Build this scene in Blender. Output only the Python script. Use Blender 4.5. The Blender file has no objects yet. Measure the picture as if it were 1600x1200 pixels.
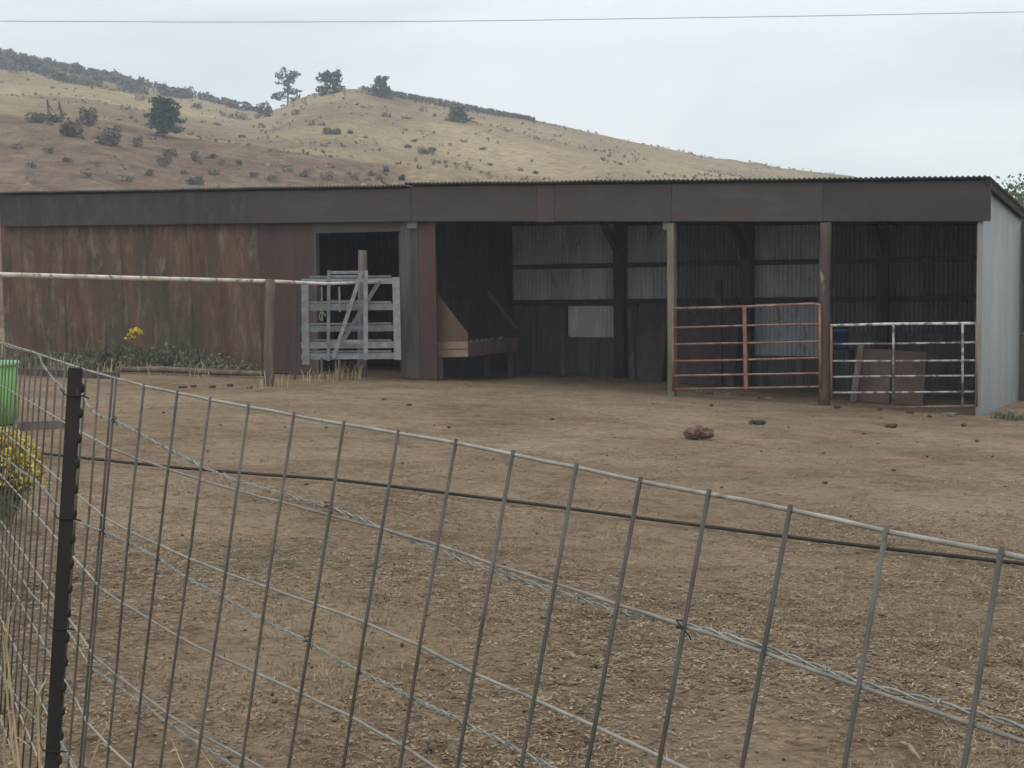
import bpy, math, random
from mathutils import Vector, noise as mnoise
random.seed(11)
scene = bpy.context.scene
COL = scene.collection
R = random.uniform

# ------------------------------------------------------------------ camera frame
E = 2.18                      # eye height over the dirt at the shed's right corner
FPX = 2285.0                  # focal length in photo pixels (1600 wide)
PITCH = math.atan(175 / FPX)
ROLL = 0.012
fwd = Vector((0, math.cos(PITCH), -math.sin(PITCH)))
up0 = Vector((0, math.sin(PITCH), math.cos(PITCH)))
rt0 = Vector((1, 0, 0))
up = up0 * math.cos(ROLL) + rt0 * math.sin(ROLL)
rt = rt0 * math.cos(ROLL) - up0 * math.sin(ROLL)
EYE = Vector((0, 0, E))

def ray(px, py):
    return fwd + rt * ((px - 800) / FPX) + up * ((600 - py) / FPX)
def P(px, py, Y):
    d = ray(px, py)
    return EYE + d * (Y / d.y)

# ------------------------------------------------------------------ terrain heights
def plane_g(x, y):
    xs = x if x > -3 else -3 + (x + 3) * 0.35
    xs = min(xs, 14.0)
    ys = max(-6.0, min(y, 34.0))
    return 0.696 - 0.0438 * xs - 0.01815 * ys
def g(x, y):
    return plane_g(x, y) + 0.035 * mnoise.noise(Vector((x * .35, y * .35, 3.1)))
def G(px, py):
    """point where the line of sight meets the dirt"""
    d = ray(px, py)
    t = 2.0
    for _ in range(60):
        p = EYE + d * t
        h = p.z - g(p.x, p.y)
        t += h / max(1e-3, -d.z + 0.02)
        if abs(h) < 1e-4: break
    p = EYE + d * t
    return Vector((p.x, p.y, g(p.x, p.y)))

# ------------------------------------------------------------------ shed frame
Q1 = P(1533, 500, 21.5); Q0 = P(640, 500, 25.8)
A = Vector((Q1.x, Q1.y, 0))
U = Vector((Q0.x - Q1.x, Q0.y - Q1.y, 0)).normalized()     # to the left along the front
V = Vector((-U.y, U.x, 0))
if V.y < 0: V = -V                                         # towards the back
def B(u, v, z): return A + U * u + V * v + Vector((0, 0, z))
def F(px, py, v=0.0):
    d = ray(px, py); o = EYE - A
    t = (v - o.dot(V)) / d.dot(V)
    p = o + d * t
    return p.dot(U), p.z
def fu(px, v=0.0, py=470): return F(px, py, v)[0]
def gb(u, v=0.0):
    p = B(u, v, 0); return g(p.x, p.y)
def lin(p, q):
    (u0, z0), (u1, z1) = p, q
    return lambda u: z0 + (z1 - z0) * (u - u0) / (u1 - u0)

# ------------------------------------------------------------------ materials
def new_mat(name):
    m = bpy.data.materials.new(name); m.use_nodes = True
    nt = m.node_tree
    return m, nt, nt.nodes['Principled BSDF']
def nd(nt, t, **kw):
    n = nt.nodes.new(t)
    for k, v in kw.items():
        if k in n.inputs: n.inputs[k].default_value = v
        else: setattr(n, k, v)
    return n
def ramp(nt, fac, stops):
    r = nt.nodes.new('ShaderNodeValToRGB')
    e = r.color_ramp.elements
    while len(e) < len(stops): e.new(0.5)
    for el, (p, c) in zip(e, stops):
        el.position = p; el.color = (c[0], c[1], c[2], 1)
    nt.links.new(fac, r.inputs[0]); return r.outputs[0]
def mixc(nt, fac, a, b, mode='MIX'):
    m = nt.nodes.new('ShaderNodeMix'); m.data_type = 'RGBA'; m.blend_type = mode
    for s, v in ((0, fac), (6, a), (7, b)):
        if isinstance(v, (int, float)): m.inputs[s].default_value = v
        elif isinstance(v, (tuple, list)): m.inputs[s].default_value = (v[0], v[1], v[2], 1)
        else: nt.links.new(v, m.inputs[s])
    return m.outputs[2]
def coords(nt, scale, kind='Object', rnd=True):
    tc = nt.nodes.new('ShaderNodeTexCoord')
    mp = nt.nodes.new('ShaderNodeMapping'); mp.inputs['Scale'].default_value = scale
    nt.links.new(tc.outputs[kind], mp.inputs['Vector'])
    if rnd:
        oi = nt.nodes.new('ShaderNodeObjectInfo')
        ml = nt.nodes.new('ShaderNodeMath'); ml.operation = 'MULTIPLY'; ml.inputs[1].default_value = 57.0
        nt.links.new(oi.outputs['Random'], ml.inputs[0])
        nt.links.new(ml.outputs[0], mp.inputs['Location'])
    return mp.outputs[0]
def noise_f(nt, vec, scale, detail=4, rough=.55, dist=0):
    n = nd(nt, 'ShaderNodeTexNoise', Scale=scale, Detail=detail, Roughness=rough, Distortion=dist)
    nt.links.new(vec, n.inputs['Vector']); return n.outputs['Fac']
def bump(nt, bsdf, h, strength, dist):
    b = nd(nt, 'ShaderNodeBump', Strength=strength, Distance=dist)
    nt.links.new(h, b.inputs['Height']); nt.links.new(b.outputs[0], bsdf.inputs['Normal'])

def weathered(name, cols, scale=(1, 1, 1), ns=2.0, rough=.8, metal=0., spots=None, spot_scale=9., spot_at=.62,
              vary=0.25, bumpd=.002, stops=(.3, .5, .7)):
    m, nt, bs = new_mat(name)
    v = coords(nt, scale)
    f = noise_f(nt, v, ns, 6, .62, .3)
    c = ramp(nt, f, list(zip(stops, cols)))
    if spots:
        v2 = coords(nt, (scale[0], scale[1], scale[2] ** .5))
        f2 = noise_f(nt, v2, spot_scale, 5, .65)
        k = ramp(nt, f2, [(spot_at, (0, 0, 0)), (spot_at + .07, (1, 1, 1))])
        c = mixc(nt, k, c, spots)
    if vary:
        oi = nt.nodes.new('ShaderNodeObjectInfo')
        mr = nd(nt, 'ShaderNodeMapRange'); mr.inputs[3].default_value = 1 - vary; mr.inputs[4].default_value = 1 + vary * .6
        nt.links.new(oi.outputs['Random'], mr.inputs[0])
        hs = nd(nt, 'ShaderNodeHueSaturation'); nt.links.new(mr.outputs[0], hs.inputs['Value']); nt.links.new(c, hs.inputs['Color'])
        c = hs.outputs[0]
    nt.links.new(c, bs.inputs['Base Color'])
    bs.inputs['Roughness'].default_value = rough; bs.inputs['Metallic'].default_value = metal
    bs.inputs['Specular IOR Level'].default_value = .25
    if bumpd: bump(nt, bs, noise_f(nt, v, ns * 6, 4), .6, bumpd)
    return m

M = {}
M['rust_wall'] = weathered('rusty_sheet', [(.055, .036, .028), (.098, .06, .044), (.125, .088, .064)], (1, 1, .1), 4.2, .85, 0,
                           spots=(.17, .135, .105), spot_scale=4.5, spot_at=.63, vary=.3)
def rustwall(name, red, grey, light):
    m, nt, bs = new_mat(name)
    v = coords(nt, (1, 1, .4), rnd=False); v2 = coords(nt, (1, 1, .2), rnd=False); v3 = coords(nt, (1, 1, .3), rnd=False)
    a = noise_f(nt, v, 1.5, 5, .6, .6); b = noise_f(nt, v2, 4.5, 6, .66, .6); c0 = noise_f(nt, v3, 4.6, 8, .78, .5)
    c = mixc(nt, ramp(nt, a, [(.4, (0, 0, 0)), (.6, (1, 1, 1))]), grey, red)
    c = mixc(nt, 1.0, c, ramp(nt, b, [(.3, (.7, .68, .66)), (.5, (1, 1, 1)), (.7, (1.25, 1.26, 1.27))]), 'MULTIPLY')
    c = mixc(nt, ramp(nt, c0, [(.51, (0, 0, 0)), (.66, (.8, .8, .8))]), c, light)
    oi = nt.nodes.new('ShaderNodeObjectInfo')
    mr = nd(nt, 'ShaderNodeMapRange'); mr.inputs[3].default_value = .93; mr.inputs[4].default_value = 1.07
    nt.links.new(oi.outputs['Random'], mr.inputs[0])
    hs = nd(nt, 'ShaderNodeHueSaturation'); nt.links.new(mr.outputs[0], hs.inputs['Value']); nt.links.new(c, hs.inputs['Color'])
    nt.links.new(hs.outputs[0], bs.inputs['Base Color']); bs.inputs['Roughness'].default_value = .88; bs.inputs['Specular IOR Level'].default_value = .2
    bump(nt, bs, c0, .5, .004)
    return m
M['rust_wall'] = rustwall('rusty_sheet', (.108, .063, .043), (.072, .057, .043), (.185, .142, .105))
M['brown_wall'] = rustwall('grey_brown_sheet', (.09, .06, .045), (.066, .057, .046), (.18, .145, .115))
M['red_board'] = weathered('dark_red_board', [(.046, .035, .031), (.07, .044, .037), (.086, .05, .041)], (1, 1, .15), 3, .85, vary=.1)
M['fascia_grey'] = weathered('tarnished_sheet', [(.048, .043, .041), (.061, .055, .052), (.077, .069, .063)], (.5, .5, 1.4), 2.2, .75, 0,
                             spots=(.07, .05, .042), spot_scale=3, spot_at=.5, vary=.12)
M['fascia_dark'] = weathered('dark_tarnished_sheet', [(.038, .036, .036), (.049, .046, .045), (.064, .059, .055)], (1, 1, .2), 2.5, .75, 0,
                             spots=(.074, .056, .046), spot_scale=4, spot_at=.52, vary=.1)
M['fascia_purple'] = weathered('rust_tinged_sheet', [(.044, .036, .035), (.054, .045, .043), (.066, .055, .051)], (.6, .6, 1.4), 1.8, .75, vary=.08)
M['fascia_rust'] = weathered('rust_patch_sheet', [(.056, .044, .04), (.07, .051, .044), (.082, .059, .05)], (1, 1, .4), 3, .8, vary=.05)
M['galv'] = weathered('pale_galvanised_sheet', [(.18, .192, .198), (.22, .234, .238), (.265, .276, .277)], (1, 1, .35), 2.0, .6, .1,
                      spots=(.24, .25, .25), spot_scale=3, spot_at=.62, vary=0)
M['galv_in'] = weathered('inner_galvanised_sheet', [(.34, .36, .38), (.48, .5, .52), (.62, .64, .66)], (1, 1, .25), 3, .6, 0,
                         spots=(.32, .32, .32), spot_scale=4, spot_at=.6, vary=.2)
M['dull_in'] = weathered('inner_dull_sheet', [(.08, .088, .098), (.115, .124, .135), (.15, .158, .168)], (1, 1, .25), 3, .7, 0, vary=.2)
M['roof'] = weathered('roof_sheet', [(.05, .05, .052), (.09, .088, .086), (.13, .115, .1)], (1, 1, 1), 1.2, .7, 0, vary=0)
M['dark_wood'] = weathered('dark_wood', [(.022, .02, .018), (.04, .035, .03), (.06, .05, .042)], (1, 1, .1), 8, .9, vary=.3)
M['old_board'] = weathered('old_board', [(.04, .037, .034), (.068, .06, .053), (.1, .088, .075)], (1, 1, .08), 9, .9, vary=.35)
M['grey_wood'] = weathered('silvered_wood', [(.13, .14, .15), (.185, .195, .205), (.25, .26, .268)], (1, 1, 1), 9, .9,
                           spots=(.13, .13, .13), spot_scale=12, spot_at=.66, vary=.3)
M['post_wood'] = weathered('brown_post_wood', [(.07, .055, .045), (.12, .095, .078), (.19, .16, .135)], (1, 1, .08), 12, .9, vary=.2)
M['pale_post'] = weathered('pale_post_wood', [(.1, .092, .074), (.155, .142, .116), (.2, .18, .15)], (1, 1, .1), 8, .9, vary=.1)
M['rust_post'] = weathered('peeling_rust_post', [(.055, .044, .038), (.08, .06, .05), (.11, .078, .06)], (1, 1, .12), 5, .85,
                           spots=(.36, .23, .13), spot_scale=6, spot_at=.62, vary=0)
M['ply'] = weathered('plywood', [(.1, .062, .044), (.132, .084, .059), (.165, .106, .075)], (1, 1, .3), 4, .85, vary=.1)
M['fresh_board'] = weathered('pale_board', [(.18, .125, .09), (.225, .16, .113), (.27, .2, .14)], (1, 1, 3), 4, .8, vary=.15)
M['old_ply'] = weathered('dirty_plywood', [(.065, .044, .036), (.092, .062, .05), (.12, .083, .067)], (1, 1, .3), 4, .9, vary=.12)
M['dark_ply'] = weathered('dark_brown_plywood', [(.05, .036, .03), (.075, .052, .042), (.1, .07, .056)], (1, 1, .3), 4, .9, vary=.12)  # plain dark brown tone with random mottling
M['red_paint'] = weathered('faded_red_paint', [(.17, .07, .05), (.26, .1, .07), (.3, .15, .11)], (1, 1, 1), 8, .6, 0,
                           spots=(.3, .24, .2), spot_scale=5, spot_at=.56, vary=.1)
M['grey_pipe'] = weathered('worn_pipe', [(.13, .085, .07), (.21, .145, .12), (.29, .22, .19)], (1, 1, 1), 6, .6, .05,
                           spots=(.2, .08, .055), spot_scale=4, spot_at=.52, vary=.1)
M['white_pipe'] = weathered('worn_white_pipe', [(.36, .35, .32), (.56, .55, .51), (.66, .65, .62)], (1, 1, 1), 5, .55, 0,
                            spots=(.17, .15, .13), spot_scale=7, spot_at=.52, vary=.05)
M['worn_rail'] = weathered('chipped_white_pipe', [(.2, .19, .175), (.33, .32, .3), (.46, .45, .43)], (1, 1, 1), 5, .6, 0, spots=(.11, .09, .075), spot_scale=8, spot_at=.48, vary=.1)
M['rail_pipe'] = weathered('bare_white_pipe', [(.36, .31, .25), (.58, .53, .46), (.68, .65, .6)], (1, 1, 1), 4, .55, 0,
                           spots=(.24, .17, .12), spot_scale=7, spot_at=.57, vary=.05)
M['rust_steel'] = weathered('rusty_steel', [(.12, .07, .045), (.22, .12, .075), (.3, .17, .1)], (1, 1, .2), 8, .8, vary=.1)
M['wire'] = weathered('galvanised_wire', [(.16, .15, .13), (.25, .235, .205), (.34, .32, .28)], (1, 1, 1), 14, .55, .1,
                      spots=(.15, .12, .09), spot_scale=16, spot_at=.62, vary=.2, bumpd=0)
M['stay_wire'] = weathered('shaded_brown_wire', [(.06, .054, .048), (.095, .086, .078), (.13, .12, .11)], (1, 1, 1), 9, .6, .1, spots=(.085, .062, .05), spot_scale=12, spot_at=.6, vary=.2, bumpd=0)  # darker than the line wires: side shade put into the colour, plus rust spots
M['bright_wire'] = weathered('bright_wire', [(.14, .14, .13), (.23, .23, .21), (.36, .36, .33)], (1, 1, 1), 40, .5, .1, vary=.1, bumpd=0)
M['tpost'] = weathered('dark_post_steel', [(.018, .016, .016), (.026, .022, .021), (.036, .029, .026)], (1, 1, .3), 10, .75, .1,
                       spots=(.1, .055, .035), spot_scale=20, spot_at=.66, vary=0, bumpd=.001)
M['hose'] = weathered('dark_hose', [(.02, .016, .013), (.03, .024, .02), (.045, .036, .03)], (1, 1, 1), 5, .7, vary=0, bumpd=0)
M['green_tub'] = weathered('green_plastic', [(.12, .33, .06), (.16, .4, .085), (.2, .45, .12)], (1, 1, .4), 5, .55, spots=(.17, .2, .11), spot_scale=6, spot_at=.6, vary=0, bumpd=0)
M['green_rim'] = weathered('pale_green_rim', [(.2, .42, .18), (.28, .5, .26), (.3, .55, .3)], (1, 1, 1), 2, .5, vary=0, bumpd=0)
M['blue_tub'] = weathered('blue_plastic', [(.025, .05, .11), (.035, .065, .15), (.05, .08, .17)], (1, 1, 1), 2, .5, vary=0, bumpd=0)
M['rock'] = weathered('red_rock', [(.085, .048, .04), (.135, .078, .062), (.2, .13, .1)], (1, 1, 1), 14, .95, vary=.1, bumpd=.01)
M['clod'] = weathered('dark_clod', [(.04, .032, .024), (.065, .05, .038), (.1, .08, .06)], (1, 1, 1), 12, .95, vary=.3, bumpd=.01)
M['cable'] = weathered('overhead_cable', [(.14, .15, .16), (.16, .17, .18), (.18, .19, .2)], (1, 1, 1), 1, .6, vary=0, bumpd=0)

def leafy(name, cols, rough=.8, rnd_scale=3.0, trans=.15):
    m, nt, bs = new_mat(name)
    v = coords(nt, (1, 1, 1))
    f = noise_f(nt, v, rnd_scale, 3, .6)
    c = ramp(nt, f, [(.32, cols[0]), (.5, cols[1]), (.68, cols[2])])
    nt.links.new(c, bs.inputs['Base Color']); bs.inputs['Roughness'].default_value = rough
    bs.inputs['Specular IOR Level'].default_value = .15
    return m
M['pine'] = leafy('pine_needles', [(.024, .04, .03), (.048, .072, .05), (.095, .125, .078)], rnd_scale=1.2)  # wide needle tones stand in for light and shade in the crowns
M['bark'] = weathered('bark', [(.05, .04, .032), (.09, .07, .055), (.13, .105, .085)], (1, 1, .2), 6, .95, vary=.1)
M['shrub'] = leafy('hill_shrub_leaf', [(.075, .073, .05), (.12, .113, .075), (.17, .155, .1)], rnd_scale=1.0)
M['shrub_dark'] = leafy('dark_shrub_leaf', [(.035, .038, .035), (.054, .057, .05), (.078, .076, .062)], rnd_scale=1.0)
M['shrub_red'] = leafy('reddish_shrub_leaf', [(.09, .07, .052), (.13, .1, .073), (.18, .14, .1)], rnd_scale=1.0)
M['brush'] = leafy('ridge_brush_leaf', [(.072, .063, .05), (.112, .098, .077), (.16, .14, .11)], rnd_scale=.25)
M['weed'] = leafy('green_weed_leaf', [(.075, .085, .055), (.125, .135, .088), (.19, .19, .125)], rnd_scale=3)
M['yellow'] = leafy('yellow_flower', [(.5, .36, .02), (.62, .47, .03), (.7, .55, .06)], rnd_scale=8)
M['pale_yellow'] = leafy('pale_yellow_flower', [(.4, .3, .06), (.5, .4, .09), (.58, .48, .14)], rnd_scale=8)
M['sage'] = leafy('sage_leaf', [(.11, .12, .06), (.17, .18, .09), (.24, .22, .1)], rnd_scale=6)
M['dry'] = leafy('dry_grass_blade', [(.24, .18, .1), (.38, .3, .18), (.5, .41, .26)], rnd_scale=7)
M['straw'] = leafy('straw_bits', [(.1, .07, .047), (.2, .147, .098), (.34, .265, .175)], rnd_scale=14)
M['stubble'] = leafy('dry_stubble', [(.13, .13, .07), (.24, .19, .115), (.34, .27, .17)], rnd_scale=1.3)
M['cotton'] = leafy('grey_green_leaf', [(.07, .09, .05), (.12, .15, .09), (.19, .22, .15)], rnd_scale=1.5)
M['tuft'] = leafy('hill_tuft', [(.17, .135, .08), (.235, .185, .11), (.3, .235, .145)], rnd_scale=.3)

# dirt
def dirt():
    m, nt, bs = new_mat('trodden_dirt')
    tc = nt.nodes.new('ShaderNodeTexCoord'); ob = tc.outputs['Object']
    big = noise_f(nt, ob, .3, 6, .62, .9)
    mid = noise_f(nt, ob, 1.6, 5, .65, .4)
    mp = nt.nodes.new('ShaderNodeMapping'); mp.inputs['Scale'].default_value = (1, 1.6, 1); nt.links.new(ob, mp.inputs[0])
    fine = noise_f(nt, mp.outputs[0], 22, 7, .78, .5)
    c = ramp(nt, big, [(.34, (.155, .106, .07)), (.5, (.204, .146, .099)), (.66, (.25, .186, .131))])
    c2 = ramp(nt, mid, [(.3, (.7, .65, .61)), (.5, (1, 1, 1)), (.7, (1.2, 1.17, 1.12))])
    c = mixc(nt, 1.0, c, c2, 'MULTIPLY')
    c3 = ramp(nt, fine, [(.34, (.45, .43, .41)), (.5, (1, 1, 1)), (.66, (1.5, 1.46, 1.38))])
    c = mixc(nt, .85, c, c3, 'MULTIPLY')
    gn = ramp(nt, noise_f(nt, ob, .8, 4, .6, .8), [(.56, (0, 0, 0)), (.7, (.5, .5, .5))])
    c = mixc(nt, gn, c, (.125, .125, .075))
    chunk = noise_f(nt, mp.outputs[0], 7.5, 5, .72, 1.0)
    c = mixc(nt, 1.0, c, ramp(nt, chunk, [(.36, (.62, .59, .57)), (.48, (1, 1, 1)), (.66, (1.22, 1.2, 1.15))]), 'MULTIPLY')
    hay = ramp(nt, noise_f(nt, ob, 1.1, 6, .7, 1.2), [(.52, (0, 0, 0)), (.68, (.7, .7, .7))])
    c = mixc(nt, hay, c, (.25, .193, .128))
    st = ramp(nt, noise_f(nt, mp.outputs[0], 46, 3, .6, 1.2), [(.6, (0, 0, 0)), (.68, (.7, .7, .7))])
    c = mixc(nt, st, c, (.31, .25, .17))
    nt.links.new(c, bs.inputs['Base Color']); bs.inputs['Roughness'].default_value = .97
    bs.inputs['Specular IOR Level'].default_value = .1
    ad = nt.nodes.new('ShaderNodeMath'); ad.operation = 'MULTIPLY_ADD'; ad.inputs[1].default_value = .5
    nt.links.new(fine, ad.inputs[0]); nt.links.new(noise_f(nt, ob, 5.5, 4, .6), ad.inputs[2])
    bump(nt, bs, ad.outputs[0], .9, .045)
    return m
M['dirt'] = dirt()
def hillmat():
    m, nt, bs = new_mat('dry_hillside')
    tc = nt.nodes.new('ShaderNodeTexCoord'); ob = tc.outputs['Object']
    at = nt.nodes.new('ShaderNodeAttribute'); at.attribute_name = 'soil'
    n1 = noise_f(nt, ob, .03, 6, .65, .4)
    n2 = noise_f(nt, ob, .25, 6, .7, .5)
    grass = ramp(nt, n1, [(.33, (.19, .145, .096)), (.47, (.28, .215, .132)), (.56, (.34, .262, .16)), (.7, (.4, .315, .195))])
    soil = ramp(nt, n2, [(.32, (.125, .082, .058)), (.5, (.182, .125, .089)), (.7, (.265, .2, .135))])
    ad = nt.nodes.new('ShaderNodeMath'); ad.operation = 'ADD'
    mr = nd(nt, 'ShaderNodeMapRange'); mr.inputs[3].default_value = -.35; mr.inputs[4].default_value = .35
    nt.links.new(n2, mr.inputs[0]); nt.links.new(at.outputs['Fac'], ad.inputs[0]); nt.links.new(mr.outputs[0], ad.inputs[1])
    k = ramp(nt, ad.outputs[0], [(.4, (0, 0, 0)), (.62, (1, 1, 1))])
    c = mixc(nt, k, grass, soil)
    d = ramp(nt, noise_f(nt, ob, .9, 5, .75, .4), [(.36, (.66, .66, .66)), (.52, (1, 1, 1)), (.7, (1.16, 1.14, 1.1))])
    c = mixc(nt, 1.0, c, d, 'MULTIPLY')
    d2 = ramp(nt, noise_f(nt, ob, 3.2, 4, .8, .3), [(.34, (.74, .73, .72)), (.52, (1, 1, 1)), (.68, (1.2, 1.19, 1.16))])
    c = mixc(nt, 1.0, c, d2, 'MULTIPLY')
    nt.links.new(c, bs.inputs['Base Color']); bs.inputs['Roughness'].default_value = 1
    bs.inputs['Specular IOR Level'].default_value = 0
    bump(nt, bs, noise_f(nt, ob, .6, 6, .7), .7, .8)
    return m
M['hill'] = hillmat()

# ------------------------------------------------------------------ mesh builder
class MB:
    def __init__(s): s.v = []; s.f = []
    def quad(s, a, b, c, d):
        n = len(s.v); s.v += [Vector(a), Vector(b), Vector(c), Vector(d)]; s.f.append((n, n + 1, n + 2, n + 3))
    def tri(s, a, b, c):
        n = len(s.v); s.v += [Vector(a), Vector(b), Vector(c)]; s.f.append((n, n + 1, n + 2))
    def hexa(s, pts):            # 8 points: bottom 4 ring, top 4 ring
        n = len(s.v); s.v += [Vector(p) for p in pts]
        for f in ((0, 3, 2, 1), (4, 5, 6, 7), (0, 1, 5, 4), (1, 2, 6, 5), (2, 3, 7, 6), (3, 0, 4, 7)):
            s.f.append(tuple(n + i for i in f))
    def beam(s, p, q, w, h, side=None, jitter=0):   # rectangular bar from p to q; side = direction of the width
        p = Vector(p); q = Vector(q); d = (q - p).normalized()
        sd = Vector(side) if side is not None else d.cross(Vector((0, 0, 1)))
        if sd.length < 1e-4: sd = Vector((1, 0, 0))
        sd = (sd - d * sd.dot(d)).normalized(); n = d.cross(sd).normalized()
        a = sd * (w / 2); b = n * (h / 2)
        s.hexa([p - a - b, p + a - b, p + a + b, p - a + b, q - a - b, q + a - b, q + a + b, q - a + b])
    def tube(s, pts, r, n=8, caps=True):
        pts = [Vector(p) for p in pts]; m = len(pts)
        rs = r if isinstance(r, (list, tuple)) else [r] * m
        base = len(s.v); pn = None
        for i, p in enumerate(pts):
            d = (pts[min(i + 1, m - 1)] - pts[max(i - 1, 0)])
            if d.length < 1e-9: d = Vector((0, 0, 1))
            d.normalize()
            if pn is None:
                pn = d.cross(Vector((0, 0, 1)))
                if pn.length < .05: pn = d.cross(Vector((1, 0, 0)))
            pn = (pn - d * pn.dot(d)).normalized(); bn = d.cross(pn)
            for k in range(n):
                a = 2 * math.pi * k / n
                s.v.append(p + (pn * math.cos(a) + bn * math.sin(a)) * rs[i])
        for i in range(m - 1):
            for k in range(n):
                a = base + i * n + k; b = base + i * n + (k + 1) % n
                s.f.append((a, b, b + n, a + n))
        if caps:
            s.f.append(tuple(base + k for k in range(n - 1, -1, -1)))
            s.f.append(tuple(base + (m - 1) * n + k for k in range(n)))
    def prism(s, poly, off):     # poly: list of points, off: extrusion vector
        n = len(s.v); m = len(poly); off = Vector(off)
        s.v += [Vector(p) for p in poly] + [Vector(p) + off for p in poly]
        s.f.append(tuple(n + i for i in range(m - 1, -1, -1))); s.f.append(tuple(n + m + i for i in range(m)))
        for i in range(m):
            j = (i + 1) % m; s.f.append((n + i, n + j, n + m + j, n + m + i))
    def lathe(s, c, prof, n=24):
        base = len(s.v); c = Vector(c)
        for r, z in prof:
            for k in range(n):
                a = 2 * math.pi * k / n; s.v.append(c + Vector((r * math.cos(a), r * math.sin(a), z)))
        for i in range(len(prof) - 1):
            for k in range(n):
                a = base + i * n + k; b = base + i * n + (k + 1) % n
                s.f.append((a, b, b + n, a + n))
    def blob(s, c, r, seed, rough=.25, seg=14, rings=9):
        base = len(s.v); c = Vector(c)
        for i in range(rings + 1):
            th = math.pi * i / rings
            for k in range(seg):
                a = 2 * math.pi * k / seg
                d = Vector((math.sin(th) * math.cos(a), math.sin(th) * math.sin(a), math.cos(th)))
                q = 1 + rough * mnoise.noise(d * 1.6 + Vector((seed, seed * .7, 0))) + rough * .5 * mnoise.noise(d * 4 + Vector((seed, 0, seed)))
                s.v.append(c + Vector((d.x * r[0], d.y * r[1], d.z * r[2])) * q)
        for i in range(rings):
            for k in range(seg):
                a = base + i * seg + k; b = base + i * seg + (k + 1) % seg
                s.f.append((a, a + seg, b + seg, b))
    def leaf(s, c, size, aspect=.5, tilt=None):
        c = Vector(c)
        d = Vector((R(-1, 1), R(-1, 1), R(-1, 1)))
        if d.length < .1: d = Vector((1, 0, 0))
        d.normalize()
        if tilt is not None: d = (d + Vector(tilt)).normalized()
        e = d.cross(Vector((R(-1, 1), R(-1, 1), R(-1, 1))))
        if e.length < .05: e = d.orthogonal()
        e.normalize(); a = d * size * .5; b = e * size * aspect * .5
        s.quad(c - a, c + b * 1.0, c + a, c - b)
    def corr(s, p0, du, dn, prof, u0, u1, zf0, zf1, pitch=.072, amp=.009, th=.002, per=8):
        """corrugated sheet standing: p(u) along du, rising from zf0(u) to zf1(u), bulging along dn"""
        n = max(2, int((u1 - u0) / pitch * per)); base = len(s.v)
        for i in range(n + 1):
            u = u0 + (u1 - u0) * i / n
            o = amp * math.sin(2 * math.pi * u / pitch)
            for z in (zf0(u), zf1(u)):
                s.v.append(Vector(p0) + du * u + dn * o + Vector((0, 0, z)))
        for i in range(n):
            a = base + 2 * i; s.f.append((a, a + 2, a + 3, a + 1))
    def build(s, name, mat, parent=None, smooth=False, origin=None):
        me = bpy.data.meshes.new(name)
        o0 = Vector(origin) if origin is not None else (parent_world(parent) if parent else Vector((0, 0, 0)))
        me.from_pydata([v - o0 for v in s.v], [], s.f)
        me.materials.append(mat)
        if smooth: me.polygons.foreach_set('use_smooth', [True] * len(me.polygons))
        me.update()
        o = bpy.data.objects.new(name, me); COL.objects.link(o)
        if parent: o.parent = parent
        else: o.location = o0
        return o
def parent_world(o):
    p = Vector((0, 0, 0))
    while o: p = p + o.location; o = o.parent
    return p
def tag(o, label, cat, group=None, kind=None):
    o['label'] = label; o['category'] = cat
    if group: o['group'] = group
    if kind: o['kind'] = kind
    return o
def thing(name, label, cat, loc, group=None):
    o = bpy.data.objects.new(name, None); COL.objects.link(o); o.location = loc; o.empty_display_size = .2
    return tag(o, label, cat, group)
def one(mb, name, mat, loc, label, cat, group=None, smooth=False):
    return tag(mb.build(name, mat, None, smooth, origin=loc), label, cat, group)

# ------------------------------------------------------------------ ground
def relief(q):
    k = 1.0 if q.y < 8 else max(.35, 1 - (q.y - 8) / 8)
    h = abs(mnoise.noise(q * 4.3 + Vector((9, 2, 0))))          # trodden hollows
    return (.02 * mnoise.noise(q * 2.3) + .014 * mnoise.noise(q * 7.5) + .03 * (h - .25)) * k - .008
def ground():
    xs, ys = [], []
    def axis(lo, hi, f0, f1, step):
        a = [f0 + (f1 - f0) * i / int((f1 - f0) / step) for i in range(int((f1 - f0) / step) + 1)]
        s = step; x = f1
        while x < hi: s *= 1.35; x += s; a.append(min(x, hi))
        s = step; x = f0
        while x > lo: s *= 1.35; x -= s; a.insert(0, max(x, lo))
        return a
    xs = axis(-440, 440, -6, 7.5, .05); ys = axis(-60, 545, 2.6, 24, .062)
    vs = []
    for y in ys:
        for x in xs:
            z = g(x, y)
            if -9 < x < 10 and 0 < y < 27:
                q = Vector((x, y, 0))
                z += relief(q)
            vs.append((x, y, z))
    n = len(xs); fs = []
    for j in range(len(ys) - 1):
        for i in range(n - 1):
            a = j * n + i; fs.append((a, a + 1, a + n + 1, a + n))
    me = bpy.data.meshes.new('ground'); me.from_pydata(vs, [], fs); me.materials.append(M['dirt'])
    me.polygons.foreach_set('use_smooth', [True] * len(me.polygons))
    o = bpy.data.objects.new('ground', me); COL.objects.link(o); o['kind'] = 'structure'; o['label'] = 'trodden brown dirt of the corral'
ground()

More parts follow.
